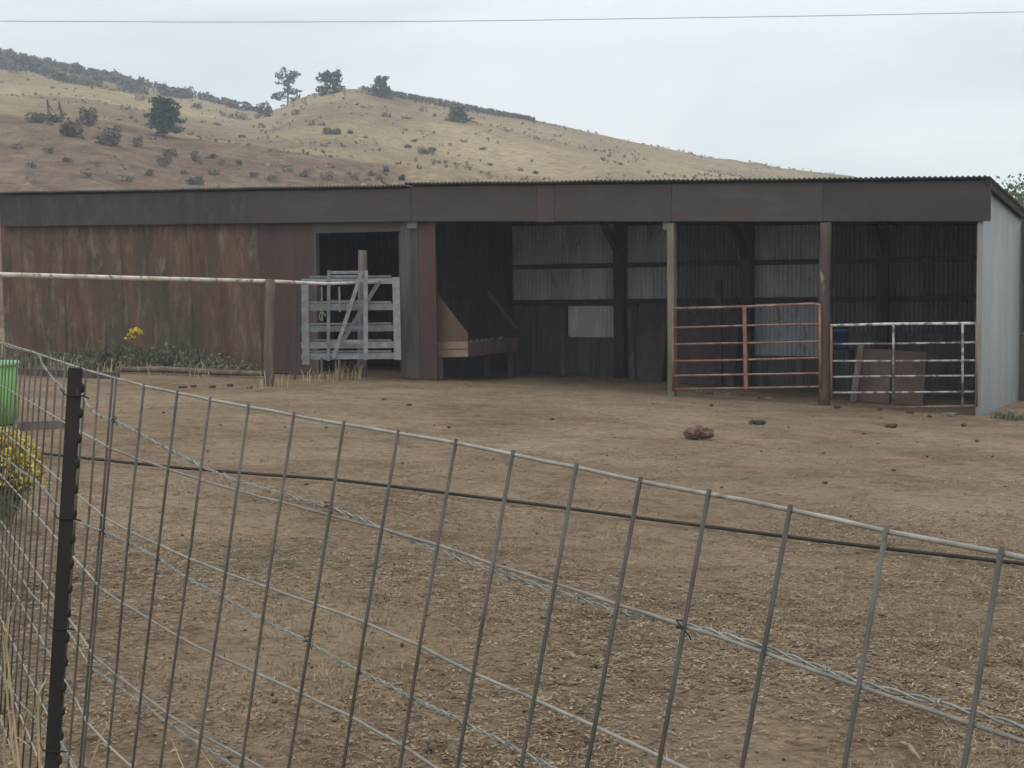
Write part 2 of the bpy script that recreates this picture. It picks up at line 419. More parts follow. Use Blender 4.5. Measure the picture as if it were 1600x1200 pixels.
# ------------------------------------------------------------------ hill
def interp(tab, x):
    if x <= tab[0][0]: return tab[0][1]
    for (a, p), (b, q) in zip(tab, tab[1:]):
        if x <= b:
            t = (x - a) / (b - a); return p + (q - p) * t
    return tab[-1][1]
def yh(px): return 425 - ROLL * (px - 800)
RIDGE = [(-1400, -60), (-500, 0), (0, 84), (60, 97), (130, 113), (200, 127), (290, 149), (340, 160), (400, 174), (430, 178), (455, 168), (480, 157),
         (510, 149), (540, 144), (575, 144), (610, 149), (640, 154), (700, 164), (760, 176), (820, 187), (900, 205), (1000, 227), (1100, 247), (1200, 263),
         (1330, 278), (1460, 300), (1600, 325), (1800, 360), (2400, 400)]
YR = [(-1400, 420), (0, 350), (380, 320), (450, 262), (540, 250), (900, 260), (1330, 290), (2400, 330)]
BENCH = [(-1400, 120), (-300, 165), (0, 185), (90, 188), (160, 192), (215, 205), (290, 222), (350, 230), (420, 241), (520, 252), (640, 268), (760, 285), (900, 300), (1200, 330), (2400, 410)]
YB = 125.0
def hill_e(px, Y):
    eb = (yh(px) - interp(BENCH, px)) / FPX; er = (yh(px) - interp(RIDGE, px)) / FPX
    yr = interp(YR, px)
    e0 = (plane_g((px - 800) / FPX * 48, 34) - .45 - E) / 48
    if Y < YB:
        t = (Y - 48) / (YB - 48); t = max(0, t); s = t ** .75
        return (e0 + (eb - e0) * s)
    if Y < yr:
        t = (Y - YB) / (yr - YB); s = math.sin(t * math.pi / 2) ** 1.05
        return eb + (er - eb) * s
    t = (Y - yr) / 160
    return er - .09 * t * t - .02 * t
def hill_pt(px, Y):
    e = hill_e(px, Y); x = (px - 800) / FPX * Y
    z = E + e * Y
    if Y > 60:
        k = min(1, (Y - 60) / 60)
        yr = interp(YR, px); edge = 1.0 if Y < yr - 30 else .35
        z += k * edge * (1.3 * mnoise.noise(Vector((x * .03, Y * .03, 0))) + .5 * mnoise.noise(Vector((x * .11, Y * .11, 5))) + .22 * mnoise.noise(Vector((x * .4, Y * .4, 9))))
    return Vector((x, Y, z))
def hill():
    pxs = [-1400 + 10 * i for i in range(381)]
    yss = [48, 52, 57, 62, 67] + [72 + 2.2 * i for i in range(26)] + [130 + 3.4 * i for i in range(86)] + [430, 450, 480, 520]
    vs, fs, soil = [], [], []
    for Y in yss:
        for px in pxs:
            vs.append(hill_pt(px, Y))
            w = 1.0 if Y < YB else max(0.0, 1 - (Y - YB) / 9)
            w *= max(0.0, min(1.0, (760 - px) / 240)) * .9 + .08
            r = interp(YR, px)
            if 470 < px < 740 and 165 < Y < r:      # bare rosy patch on the knoll
                q = ((px - 610) / 120) ** 2 + ((Y - 222) / 30) ** 2
                w = max(w, .62 * math.exp(-q))
            soil.append(w)
    n = len(pxs)
    for j in range(len(yss) - 1):
        for i in range(n - 1):
            a = j * n + i; fs.append((a, a + 1, a + n + 1, a + n))
    me = bpy.data.meshes.new('hill'); me.from_pydata(vs, [], fs); me.materials.append(M['hill'])
    at = me.attributes.new('soil', 'FLOAT', 'POINT'); at.data.foreach_set('value', soil)
    me.polygons.foreach_set('use_smooth', [True] * len(me.polygons))
    o = bpy.data.objects.new('hill', me); COL.objects.link(o); o['kind'] = 'structure'; o['label'] = 'dry golden hill rising behind the shed'
hill()
def hill_hit(px, py, lo=70):
    """3-D point of the hillside seen at a photo position"""
    best = None; Y = lo
    prev = None
    while Y < interp(YR, px) + 2:
        q = hill_pt(px, Y); y = yh(px) - (q.z - E) / Y * FPX
        if y <= py: return q
        Y += .7
    return hill_pt(px, interp(YR, px) - 1)

# --- shrubs, trees on the hill
def clump(mb, c, r, n, size, h=None, asp=.6):
    c = Vector(c); h = h or r
    lob = [(Vector((R(-.6, .6), R(-.6, .6), R(.1, .65))), R(.38, .62)) for _ in range(6)]
    for _ in range(n):
        o, k = random.choice(lob)
        d = Vector((R(-1, 1), R(-1, 1), R(-1, 1)))
        if d.length > 1 or d.length < .2: d = d.normalized() * R(.6, 1)
        p = o + d * k
        if p.z < -.1: p.z = R(0, .3)
        mb.leaf(c + Vector((p.x * r, p.y * r, p.z * h)), size * R(.6, 1.4), asp)
def shrub(px, py, w, hgt, label, mat='shrub', group='shrubs dotted over the hillside', dense=240):
    p = hill_hit(px, py); s = p.y / FPX
    mb = MB(); r = w * s * .5; h = hgt * s
    clump(mb, p, r, dense * 2, max(r * .2, .13), h)
    one(mb, 'shrub', M[mat], p - Vector((0, 0, .1)), label, 'shrub', group)
shrub(121, 217, 34, 24, 'dark round shrub low on the left hillside, darkest of the shrubs there', 'shrub_dark', dense=520)
shrub(145, 200, 38, 28, 'grey green shrub at the edge of the golden grass, right of the dead snags', dense=420)
shrub(182, 230, 46, 30, 'wide brownish shrub below and left of the lone hillside pine', 'shrub_red', dense=420)
shrub(224, 232, 20, 16, 'small reddish shrub just left of the lone hillside pine', 'shrub_red')
shrub(75, 195, 40, 16, 'low grey shrub at far left below the dead snags', dense=360)
shrub(98, 194, 30, 13, 'grey green shrub around the feet of the dead snags', dense=320)
shrub(266, 262, 26, 18, 'brown shrub on red soil straight below the lone hillside pine', 'shrub_red')
shrub(278, 247, 30, 15, 'olive shrub on the red slope just under the lone hillside pine')
shrub(316, 255, 26, 16, 'green shrub on the red slope right of the lone hillside pine')
shrub(526, 213, 30, 9, 'flat olive shrub on the golden slope below the knoll', dense=300)
shrub(554, 213, 12, 6, 'tiny olive tuft right of the flat shrub under the knoll')
shrub(672, 243, 30, 11, 'low green shrub on the golden slope right of centre')
shrub(643, 235, 16, 7, 'small brown tuft left of the low green shrub on the golden slope', 'shrub_red')
shrub(422, 186, 30, 20, 'grey shrub in the dip between the ridge and the knoll', dense=320)
shrub(470, 184, 13, 10, 'small shrub on the knoll slope under the tall pine')
shrub(305, 141, 22, 13, 'leafy shrub standing alone on the left ridge line', dense=300)
shrub(267, 128, 12, 10, 'spindly shrub poking above the ridge brush', dense=120)
shrub(315, 320 - 28, 30, 14, 'dark shrub peeping over the shed roof at left', 'shrub_dark')
shrub(633, 284, 12, 9, 'dark shrub peeping over the roof at the roofline step', 'shrub_dark')
for px, py, w, h, mt in ((40, 237, 22, 9, 'shrub_red'), (88, 243, 18, 10, 'shrub_red'), (117, 256, 20, 10, 'shrub_red'), (340, 250, 18, 7, 'shrub_red'), (352, 262, 20, 9, 'shrub'), (380, 261, 14, 8, 'shrub_red'),
                         (300, 278, 22, 10, 'shrub'), (343, 278, 16, 10, 'shrub'), (60, 266, 22, 9, 'shrub'), (145, 280, 22, 14, 'shrub_red'), (205, 285, 28, 12, 'shrub_red'), (240, 276, 16, 9, 'shrub_red'),
                         (455, 272, 22, 12, 'shrub'), (485, 279, 26, 14, 'shrub_dark'), (515, 282, 30, 13, 'shrub'), (556, 283, 24, 11, 'shrub'), (587, 277, 12, 8, 'shrub'), (608, 271, 14, 9, 'shrub_dark'), (600, 283, 18, 9, 'shrub_red'),
                         (430, 283, 26, 9, 'shrub_red'), (405, 279, 18, 8, 'shrub_red'), (230, 161, 16, 8, 'shrub'), (235, 150, 16, 9, 'shrub'), (292, 158, 40, 9, 'shrub'), (315, 174, 26, 9, 'shrub'), (344, 163, 24, 12, 'shrub'),
                         (358, 186, 18, 10, 'shrub_red'), (385, 190, 34, 11, 'shrub'), (348, 199, 18, 6, 'shrub_red'), (387, 218, 14, 5, 'shrub'), (610, 187, 20, 8, 'shrub'), (640, 190, 24, 6, 'shrub'), (655, 225, 16, 5, 'shrub_red'),
                         (665, 178, 9, 5, 'shrub'), (685, 186, 9, 5, 'shrub_red'), (730, 227, 12, 6, 'shrub'), (760, 238, 20, 6, 'shrub'), (945, 253, 13, 6, 'shrub'), (972, 260, 9, 4, 'shrub'), (815, 270, 16, 6, 'shrub'), (840, 274, 10, 6, 'shrub_dark'),
                         (578, 219, 10, 5, 'shrub_red'), (495, 200, 12, 6, 'shrub_red'), (510, 199, 14, 5, 'shrub'), (420, 204, 9, 6, 'shrub_red'), (410, 190, 14, 7, 'shrub'), (770, 262, 10, 4, 'shrub_red'), (690, 258, 9, 4, 'shrub')):
    shrub(px, py, w, h, 'small scrubby bush dotting the dry hillside', mt, 'small bushes dotting the hillside', dense=90)

# ridge brush: a dark thicket nobody could count
mb = MB()
for i in range(9500):
    px = random.choice((R(-250, 420), R(-60, 330), R(-60, 200)))
    lo = interp([(-300, 38), (0, 29), (120, 22), (220, 17), (290, 6), (340, 4), (430, 2)], px)
    d = R(0, 1) ** 1.3 * lo
    Y = None
    p = hill_hit(px, interp(RIDGE, px) + d + 2)
    nn = mnoise.noise(Vector((px * .03, d * .12, 2)))
    if nn < -.22 + .5 * (d / lo - .5): continue
    hh = R(0, 1.15) * (1 + .8 * mnoise.noise(Vector((px * .07, 0, 7))))
    mb.leaf(p + Vector((R(-.4, .4), R(-.4, .4), max(0, hh))), R(.5, 1.15), .7)
for i in range(2200):
    px = R(575, 840); p = hill_hit(px, interp(RIDGE, px) + R(0, 1) ** 1.5 * interp([(575, 3), (700, 7), (790, 4), (840, 1)], px) + 1)
    mb.leaf(p + Vector((0, 0, R(0, .6))), R(.3, .7), .7)
o = mb.build('brush', M['brush']); o['kind'] = 'stuff'; o['label'] = 'dark scrub thicket along the hill crest'; 
# dry tufts over the slope
mb = MB()
for i in range(3000):
    px = R(-60, 1330); yr = interp(YR, px); Y = R(80, yr)
    if mnoise.noise(Vector((px * .012, Y * .05, 4))) < -.05: continue
    p = hill_pt(px, Y)
    for k in range(2): mb.leaf(p + Vector((R(-.3, .3), R(-.3, .3), R(.05, .3))), R(.25, .6), .8)
o = mb.build('dry_tufts', M['tuft']); o['kind'] = 'stuff'; o['label'] = 'dry bunch grass tufts over the slope'

def pine(px, py, hpx, wpx, label, lean=0., top=1., low=.12, seed=1, gaps=.25, tufts=60):
    random.seed(seed)
    p = hill_hit(px, py) - Vector((0, 0, .3)); s = p.y / FPX
    H = hpx * s; W = wpx * s * .5
    t = thing('pine_tree', label, 'tree', p)
    mb = MB(); mb.tube([p, p + Vector((lean * H * .3, 0, H * .5)), p + Vector((lean * H, 0, H * .95))], [H * .03, H * .022, H * .006], 7)
    mb.build('trunk', M['bark'], t, True)
    lb = MB(); cr = MB()
    n = 15
    for i in range(n):
        f = low + (1 - low) * (i + R(0, .8)) / n
        if R(0, 1) < gaps * .5: continue
        a0 = R(0, 6.28)
        for k in range(3):
            a = a0 + k * 2.1 + R(-.5, .5)
            L = W * ((1 - f) ** .55 * top + (.35 if f > .8 else .12)) * R(.55, 1.15)
            b = p + Vector((lean * f * H, 0, f * H)); e = b + Vector((math.cos(a) * L, math.sin(a) * L, R(-.02, .14) * H))
            lb.tube([b, e], [H * .008, H * .003], 4)
            for q in range(tufts // 12):
                c = b + (e - b) * R(.35, 1.05) + Vector((R(-1, 1), R(-1, 1), R(-.6, .8))) * W * .13
                for w in range(9):
                    cr.leaf(c + Vector((R(-1, 1), R(-1, 1), R(-.7, .7))) * W * .15, W * R(.13, .26), .55)
    lb.build('branch', M['bark'], t); cr.build('crown', M['pine'], t)
    random.seed(seed + 99)
pine(266, 216, 60, 58, 'lone dark rounded pine on the left hillside amid golden grass', 0, 1.15, .2, 4, .1, 78)
pine(459, 166, 50, 52, 'tall open pine with sky showing through at left of the knoll', .05, .95, .08, 5, .5, 42)
pine(524, 152, 34, 44, 'flat topped bushy pine on the crest of the knoll', .1, 1.3, .1, 8, .2, 70)
pine(604, 157, 32, 32, 'small dark pine right of the knoll crest beside ridge brush', 0, 1.2, .06, 13, .1, 70)
pine(722, 193, 24, 34, 'squat pine on the right shoulder of the golden hill', 0, 1.4, .1, 17, .3, 60)
random.seed(21)
# dead snags
for px, py, h, l, lab in ((91, 192, 32, .1, 'bare dead snag with a side limb among grey shrubs on the left slope'), (111, 190, 26, .2, 'thin leaning dead snag right of the taller snag')):
    p = hill_hit(px, py); s = p.y / FPX; mb = MB()
    mb.tube([p, p + Vector((-l * h * s, 0, h * s))], [.16, .07], 6); 
    mb.tube([p + Vector((-l * h * s * .85, 0, h * s * .85)), p + Vector((-l * h * s * .85 + (8 if l < .15 else -3) * s, 0, h * s * .45))], [.08, .03], 5)
    one(mb, 'dead_snag', M['bark'], p, lab, 'dead tree')
# pale stones on the red soil
for px, py, w in ((192, 252, 9), (200, 261, 7), (332, 251, 8), (372, 274, 8), (8, 225, 8), (92, 262, 7)):
    p = hill_hit(px, py); s = p.y / FPX; mb = MB(); mb.blob(p, (w * s * .6, w * s * .5, w * s * .35), px, .3, 10, 6)
    one(mb, 'stone', M['pale_post'], p, 'pale stone lying on the red soil of the left slope', 'stone', 'pale stones on the red slope')

# ------------------------------------------------------------------ shed
topR = lin(F(640, 289), F(1545, 279)); topL = lin(F(5, 303), F(640, 292))
fasR = lin(F(645, 346), F(1540, 346)); fasL = lin(F(5, 354), F(640, 346))
uS = fu(643)                      # the roofline step
uLft = fu(5); uP = fu(683)
DEP = 4.15; DROP = .085
def top(u): return topR(u) if u < uS else topL(u)
shed = thing('shed', 'long low rusty metal livestock shed with open bays at right', 'shed', B(9, 2, gb(9, 2)))
def slab(name, u0, u1, zb, zt, v0, v1, mat, parent=shed, label=None):
    zb = zb if callable(zb) else (lambda u, z=zb: z); zt = zt if callable(zt) else (lambda u, z=zt: z)
    mb = MB()
    mb.hexa([B(u0, v0, zb(u0)), B(u1, v0, zb(u1)), B(u1, v1, zb(u1)), B(u0, v1, zb(u0)),
             B(u0, v0, zt(u0)), B(u1, v0, zt(u1)), B(u1, v1, zt(u1)), B(u0, v1, zt(u0))])
    o = mb.build(name, M[mat], parent)
    if label: o['label'] = label
    return o
gbase = lambda u: gb(u) - .12
# left closed front: sheets with faint ribs
def ribbed(name, px0, px1, zb, zt, mat, v=0.0, label=None, pitch=.19, amp=.0035):
    u1, u0 = fu(px0, v), fu(px1, v); mb = MB()
    mb.corr(B(0, v, 0), U, V, None, u0 + .004, u1 - .004, zb, zt, pitch, amp, per=8)
    o = mb.build(name, M[mat], shed, True)
    if label: o['label'] = label
lows = lambda u: gb(u) + .02 + .03 * mnoise.noise(Vector((u * 3, 0, 0)))
for i, (a, b, mt) in enumerate(((5, 102, 'rust_wall'), (102, 192, 'rust_wall'), (192, 300, 'rust_wall'), (300, 408, 'rust_wall'))):
    ribbed('wall_sheet', a, b, lows, fasL, mt, v=.006 * (i % 2))
ribbed('wall_sheet', 408, 493, lows, fasL, 'red_board', label='plain dark reddish sheet left of the doorway', amp=.002)
slab('door_lintel', fu(630), fu(490), lambda u: F(560, 363)[1], fasL, -.012, .03, 'fascia_grey')
slab('door_jamb', fu(496), fu(490), gbase, lambda u: F(493, 363)[1] - .002, -.012, .09, 'old_board')
slab('door_jamb', fu(632), fu(625), gbase, lambda u: F(628, 363)[1] - .002, -.012, .09, 'old_board')
slab('wall_sheet', fu(682), fu(632.3), lambda u: gb(u) + .0, fasL, -.016, .02, 'red_board', label='reddish board panel between doorway and open bays')
slab('wall_trim', fu(655), fu(629.5), lambda u: gb(u) + .01, lambda u: fasL(u) - .01, -.03, -.018, 'old_board')
# fascia
ov = -.12
def fasc(px0, px1, mat, up_, lo_, v=ov, th=.03, label=None):
    slab('fascia_panel', fu(px1, v), fu(px0, v), lo_, lambda u: up_(u) - .035, v, v + th, mat, label=label)
fasc(5, 190, 'fascia_dark', topL, fasL); fasc(190, 391, 'fascia_dark', topL, fasL, v=ov - .004)
fasc(391, 644.2, 'fascia_grey', topL, lambda u: fasL(u), label='grey green tarnished band over the doorway')
fasc(645, 840, 'fascia_grey', topR, fasR); fasc(868, 1050, 'fascia_grey', topR, fasR)
fasc(840.5, 867.5, 'fascia_rust', topR, lambda u: fasR(u) - .01, v=ov - .006, label='narrow rusty patch in the fascia')
fasc(1050.5, 1284, 'fascia_grey', topR, fasR); fasc(1284.5, 1546, 'fascia_purple', topR, fasR, label='rust tinged fascia panel at the right end')
# header beam behind the fascia
slab('header_beam', 0.02, uS - .02, lambda u: fasR(u) + .03, lambda u: fasR(u) + .3, .0, .1, 'dark_wood')
# roof
def roofpart(u0, u1, topf, v0, v1, lift):
    mb = MB(); n = int((u1 - u0) / .078 * 8); vs = (v0, 0, v1)
    for i in range(n + 1):
        u = u0 + (u1 - u0) * i / n; o = .011 * math.sin(2 * math.pi * u / .078)
        wob = .012 * mnoise.noise(Vector((u * .9, 0, 1)))
        for v in (v0, (v0 + v1) / 2, v1):
            mb.v.append(B(u, v, topf(u) - DROP * v + o + lift + (wob if v == v0 else 0)))
        for v in (v1, (v0 + v1) / 2, v0):
            mb.v.append(B(u, v, topf(u) - DROP * v + o + lift - .02 + (wob if v == v0 else 0)))
    for i in range(n):
        a = i * 6; b = a + 6
        for k in range(6):
            k2 = (k + 1) % 6; mb.f.append((a + k, b + k, b + k2, a + k2))
    return mb.build('roof', M['roof'], shed, True)
rfo = roofpart(-.12, uS - .01, topR, -.2, DEP + .25, .012); roofpart(uS, uLft + .12, topL, -.2, DEP + .25, .012)
# end walls
def endwall(u, v0, v1, topf, mat, du, name='end_wall', zb=None):
    mb = MB(); n = int((v1 - v0) / .1 * 6)
    base = []
    for i in range(n + 1):
        v = v0 + (v1 - v0) * i / n; o = .0025 * math.sin(2 * math.pi * v / .1) * (1 if du else 0)
        zt = topf(u) - DROP * v - .03
        q = gb(u, v) - .1 if zb is None else zb
        for uu in (u + o, u + o + .012):
            mb.v.append(B(uu, v, q)); mb.v.append(B(uu, v, zt))
    for i in range(n):
        a = 4 * i; b = a + 4
        mb.f += [(a, b, b + 1, a + 1), (a + 2, a + 3, b + 3, b + 2), (a + 1, b + 1, b + 3, a + 3)]
    mb.f += [(0, 1, 3, 2), (4 * n, 4 * n + 2, 4 * n + 3, 4 * n + 1)]
    return mb.build(name, M[mat], shed, True)
o = endwall(-.02, -.06, DEP, topR, 'galv', 1); o['label'] = 'pale galvanised end wall'
endwall(uLft, .03, DEP, topL, 'rust_wall', 1)
endwall(uS + .05, .05, DEP, topR, 'dark_wood', 0, 'partition')
# corner sheet of the end wall turned onto the front
slab('corner_trim', -.015, .05, lambda u: gb(u) - .05, lambda u: fasR(u) - .004, -.075, -.062, 'galv')
# rake trim along the end roof edge
mb = MB(); mb.beam(B(-.075, -.16, topR(0) - .075 + DROP * .16), B(-.075, DEP + .2, topR(0) - .075 - DROP * (DEP + .2)), .03, .1, side=U)
mb.build('rake_board', M['dark_wood'], rfo)
# rear wall
rear = lambda u: top(u) - DROP * DEP - .05
def Rz(px, py): return F(px, py, DEP)
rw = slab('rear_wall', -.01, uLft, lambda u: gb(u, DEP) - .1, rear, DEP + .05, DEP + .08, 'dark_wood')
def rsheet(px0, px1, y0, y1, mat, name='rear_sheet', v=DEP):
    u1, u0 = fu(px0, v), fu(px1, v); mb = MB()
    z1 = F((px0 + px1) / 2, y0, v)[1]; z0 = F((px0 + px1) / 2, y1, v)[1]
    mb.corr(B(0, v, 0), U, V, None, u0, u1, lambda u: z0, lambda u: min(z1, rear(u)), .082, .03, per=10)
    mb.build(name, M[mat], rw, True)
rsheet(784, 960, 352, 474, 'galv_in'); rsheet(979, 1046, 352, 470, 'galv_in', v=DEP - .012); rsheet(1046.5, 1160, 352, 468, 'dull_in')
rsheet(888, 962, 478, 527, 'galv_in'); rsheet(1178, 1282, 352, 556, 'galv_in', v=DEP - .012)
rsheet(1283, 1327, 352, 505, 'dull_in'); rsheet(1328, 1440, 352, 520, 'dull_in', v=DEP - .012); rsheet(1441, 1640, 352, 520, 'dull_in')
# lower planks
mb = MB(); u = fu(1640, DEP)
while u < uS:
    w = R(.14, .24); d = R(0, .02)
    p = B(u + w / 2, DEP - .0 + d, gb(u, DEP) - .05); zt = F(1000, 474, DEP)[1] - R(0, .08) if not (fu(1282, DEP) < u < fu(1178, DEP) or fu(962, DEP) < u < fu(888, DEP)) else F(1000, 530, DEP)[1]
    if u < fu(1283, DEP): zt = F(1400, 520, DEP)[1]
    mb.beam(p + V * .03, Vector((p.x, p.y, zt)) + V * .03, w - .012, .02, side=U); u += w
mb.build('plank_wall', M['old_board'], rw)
# girts, posts, rafters
for ya, yb, hh in ((418, 404, .09), (473, 466, .1)):
    p = F(785, ya, DEP - .06); q = F(1530, yb, DEP - .06); l = lin(p, q); mb = MB()
    mb.beam(B(-.0, DEP - .06, l(0)), B(uS, DEP - .06, l(uS)), .06, hh, side=V); mb.build('girt', M['dark_wood'], rw)
rp = [fu(970, DEP - .15), fu(1168, DEP - .15), fu(1380, DEP - .15)]
fp = [fu(853), fu(1050), fu(1289)]
for a, b in zip(rp, fp):
    mb = MB(); zt = top(a) - DROP * DEP - .06
    mb.beam(B(a, DEP - .2, gb(a, DEP) - .1), B(a, DEP - .2, zt - .2), .2, .18, side=U); rpo = mb.build('rear_post', M['dark_wood'], shed)
    mb = MB(); mb.beam(B(a, DEP + .02, top(a) - DROP * DEP - .13), B(b, .0, topR(b) - .17), .1, .2, side=U); mb.build('rafter', M['dark_wood'], rfo)
    mb = MB(); mb.beam(B(a, DEP - .25, zt - .75), B(a, DEP - 1.0, zt - .15), .09, .14, side=U); mb.build('knee_brace', M['dark_wood'], rpo)
for v in (.9, 1.8, 2.7, 3.5):
    mb = MB(); mb.beam(B(0.02, v, topR(0) - DROP * v - .05), B(uS - .05, v, topR(uS) - DROP * v - .05), .05, .09, side=V); mb.build('purlin', M['dark_wood'], rfo)
# dark panel standing in for the shade of an opening in the partition
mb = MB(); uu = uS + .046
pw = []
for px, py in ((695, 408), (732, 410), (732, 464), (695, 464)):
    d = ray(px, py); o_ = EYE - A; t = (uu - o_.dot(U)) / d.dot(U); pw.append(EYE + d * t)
mb.prism(pw, U * -.03); mb.build('opening_shade_panel', M['hose'], shed)
# front posts
def fpost(px, wpx, ybot, mat, name='front_post', v=.03, rnd=False, ytop=348, label=None):
    u = fu(px, v); z1 = F(px, ytop, v)[1]; w = wpx * 22.5 / FPX
    z0 = gb(u, v) - .1; mb = MB()
    if rnd:
        n = 9; pts = [B(u + .012 * math.sin(i * 1.3), v, z0 + (z1 - z0) * i / n) for i in range(n + 1)]
        mb.tube(pts, [w / 2 * R(.94, 1.05) for _ in pts], 14)
    else: mb.beam(B(u, v, z0), B(u, v, z1), w, w, side=U)
    o = mb.build(name, M[mat], shed, rnd)
    if label: o['label'] = label
fpost(1050, 12, 612, 'pale_post', label='square pale wooden post left of the red gate', v=-.02)
slab('post_block', fu(1050, -.02), fu(1037, -.02), lambda u: fasR(u) - .13, lambda u: fasR(u) - .003, -.06, .02, 'pale_post')
slab('post_block', fu(656), fu(642), lambda u: fasR(u) - .12, lambda u: fasR(u) - .003, -.07, -.035, 'pale_post')
fpost(1289, 18, 635, 'rust_post', rnd=True, v=-.06, label='thick round post with peeling orange rust between the two gates')
fpost(1529, 6, 648, 'rust_steel', v=-.04, label='narrow rusty steel post at the right corner')
fpost(856, 10, 600, 'dark_wood', v=1.2, name='inner_post', ytop=349) if False else None
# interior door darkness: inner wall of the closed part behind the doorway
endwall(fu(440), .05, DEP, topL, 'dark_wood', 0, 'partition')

# ------------------------------------------------------------------ hay feeder
fd = thing('hay_feeder', 'slant ended wooden hay feeder inside the left open bay', 'feeder', B(fu(705, .35), 1.2, gb(fu(705, .35), 1.2)))
def Fp(px, py, v): u, z = F(px, py, v); return B(u, v, z)
v0 = .35
poly = [Fp(682, 458, v0), Fp(731, 521, v0), Fp(731, 558, v0), Fp(681, 560, v0)]
mb = MB(); mb.prism(poly, V * .025); mb.build('end_panel', M['ply'], fd)
L_ = 2.0
mb = MB(); mb.prism([p + V * L_ for p in poly], V * .025); mb.build('end_panel', M['dark_wood'], fd)
mb = MB(); mb.beam(poly[0] + V * (L_ - .02), poly[1] + V * (L_ - .02), .03, .05, side=V); mb.build('end_trim', M['old_ply'], fd)
for y0, y1 in ((534, 545.5), (546.5, 558)):
    mb = MB(); a = Fp(680, (y0 + y1) / 2, v0 - .02); b = Fp(731.5, (y0 + y1) / 2 - .5, v0 - .02)
    mb.beam(a, b, .03, (y1 - y0) * 25.3 / FPX, side=V); mb.build('end_board', M['fresh_board'], fd)
a = poly[1]; b = poly[2]
mb = MB(); mb.hexa([b + V * .03, b + V * L_, b + V * L_ + U * .03, b + V * .03 + U * .03, a + V * .03 - Vector((0, 0, .16)), a + V * L_ - Vector((0, 0, .16)), a + V * L_ + U * .03 - Vector((0, 0, .16)), a + V * .03 + U * .03 - Vector((0, 0, .16))])
mb.build('trough_side', M['old_ply'], fd)
mb = MB(); c = poly[3]; mb.hexa([b + V * .03 + Vector((0, 0, .04)), b + V * L_ + Vector((0, 0, .04)), c + V * L_ + Vector((0, 0, .04)), c + V * .03 + Vector((0, 0, .04)), b + V * .03 + Vector((0, 0, .07)), b + V * L_ + Vector((0, 0, .07)), c + V * L_ + Vector((0, 0, .07)), c + V * .03 + Vector((0, 0, .07))])
mb.build('trough_floor', M['old_ply'], fd)
for k, (px, vv) in enumerate(((683, .4), (722, 2.25), (683, 2.25))):
    u = fu(px if k < 2 else px, v0); mb = MB(); zb = gb(u, vv); mb.beam(B(u, vv, zb - .05), B(u, vv, F(700, 557, v0)[1]), .09, .09, side=U); mb.build('leg', M['pale_post' if k == 0 else 'old_board'], fd)
mb = MB()
for k in range(900):
    q = poly[2].lerp(poly[3], R(.05, .9)) + V * R(.1, L_ - .1) + Vector((0, 0, .08 + R(0, .16)))
    mb.leaf(q, R(.1, .25), .06)
tag(mb.build('hay', M['dry'], None, origin=poly[2] + V), 'loose hay lying in the feeder trough', 'hay', kind='stuff')

# ------------------------------------------------------------------ things inside the bays
def lean_sheet(name, px0, px1, yt, yb, v0_, v1_, mat, label, cat, th=.02, top_slant=0):
    a = Fp(px0, yt, v1_); b = Fp(px1, yt + top_slant, v1_); u0, u1 = a.copy(), b.copy()
    def foot(p):
        q = p + V * (v0_ - v1_); q.z = g(q.x, q.y); return q
    c, d = foot(b), foot(a); mb = MB()
    n = (b - a).cross(d - a).normalized()
    if n.dot(V) > 0: n = -n
    mb.prism([a, b, c, d], n * th)
    one(mb, name, M[mat], (c + d) / 2, label, cat)
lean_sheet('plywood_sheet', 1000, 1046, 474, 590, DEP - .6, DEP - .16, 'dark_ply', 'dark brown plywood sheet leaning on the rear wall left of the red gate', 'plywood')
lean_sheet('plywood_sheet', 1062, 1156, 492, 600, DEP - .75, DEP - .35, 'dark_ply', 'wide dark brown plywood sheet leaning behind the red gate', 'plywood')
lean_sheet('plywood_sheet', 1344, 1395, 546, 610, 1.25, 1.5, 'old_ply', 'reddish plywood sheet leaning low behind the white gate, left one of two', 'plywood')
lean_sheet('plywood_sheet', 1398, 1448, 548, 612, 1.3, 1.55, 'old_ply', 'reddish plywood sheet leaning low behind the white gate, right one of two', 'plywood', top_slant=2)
def plank(p, q, w, th, mat, label, name='plank'):
    mb = MB(); mb.beam(p, q, w, th, side=U); one(mb, name, M[mat], p, label, 'plank')
def onfloor(px, v): 
    u = fu(px, v); return B(u, v, gb(u, v))
plank(onfloor(1334, 1.1), Fp(1346, 536, 1.35), .1, .025, 'post_wood', 'grey plank leaning beside the plywood behind the white gate')
plank(onfloor(988, DEP - .7), Fp(984, 482, DEP - .32), .11, .03, 'old_board', 'narrow grey board leaning on the dark rear post in the middle bay')
plank(onfloor(880, DEP - .6), Fp(879, 480, DEP - .05), .1, .03, 'old_board', 'board standing against the rear wall left of the low bright sheet')
u_ = fu(1123, DEP - .9); mb = MB(); mb.beam(B(u_, DEP - .9, gb(u_, DEP - .9) - .05), B(u_, DEP - .9, F(1123, 437, DEP - .9)[1]), .12, .1, side=U)
one(mb, 'stub_post', M['dark_wood'], B(u_, DEP - .9, gb(u_, DEP)), 'short dark post rising behind the red gate', 'post')
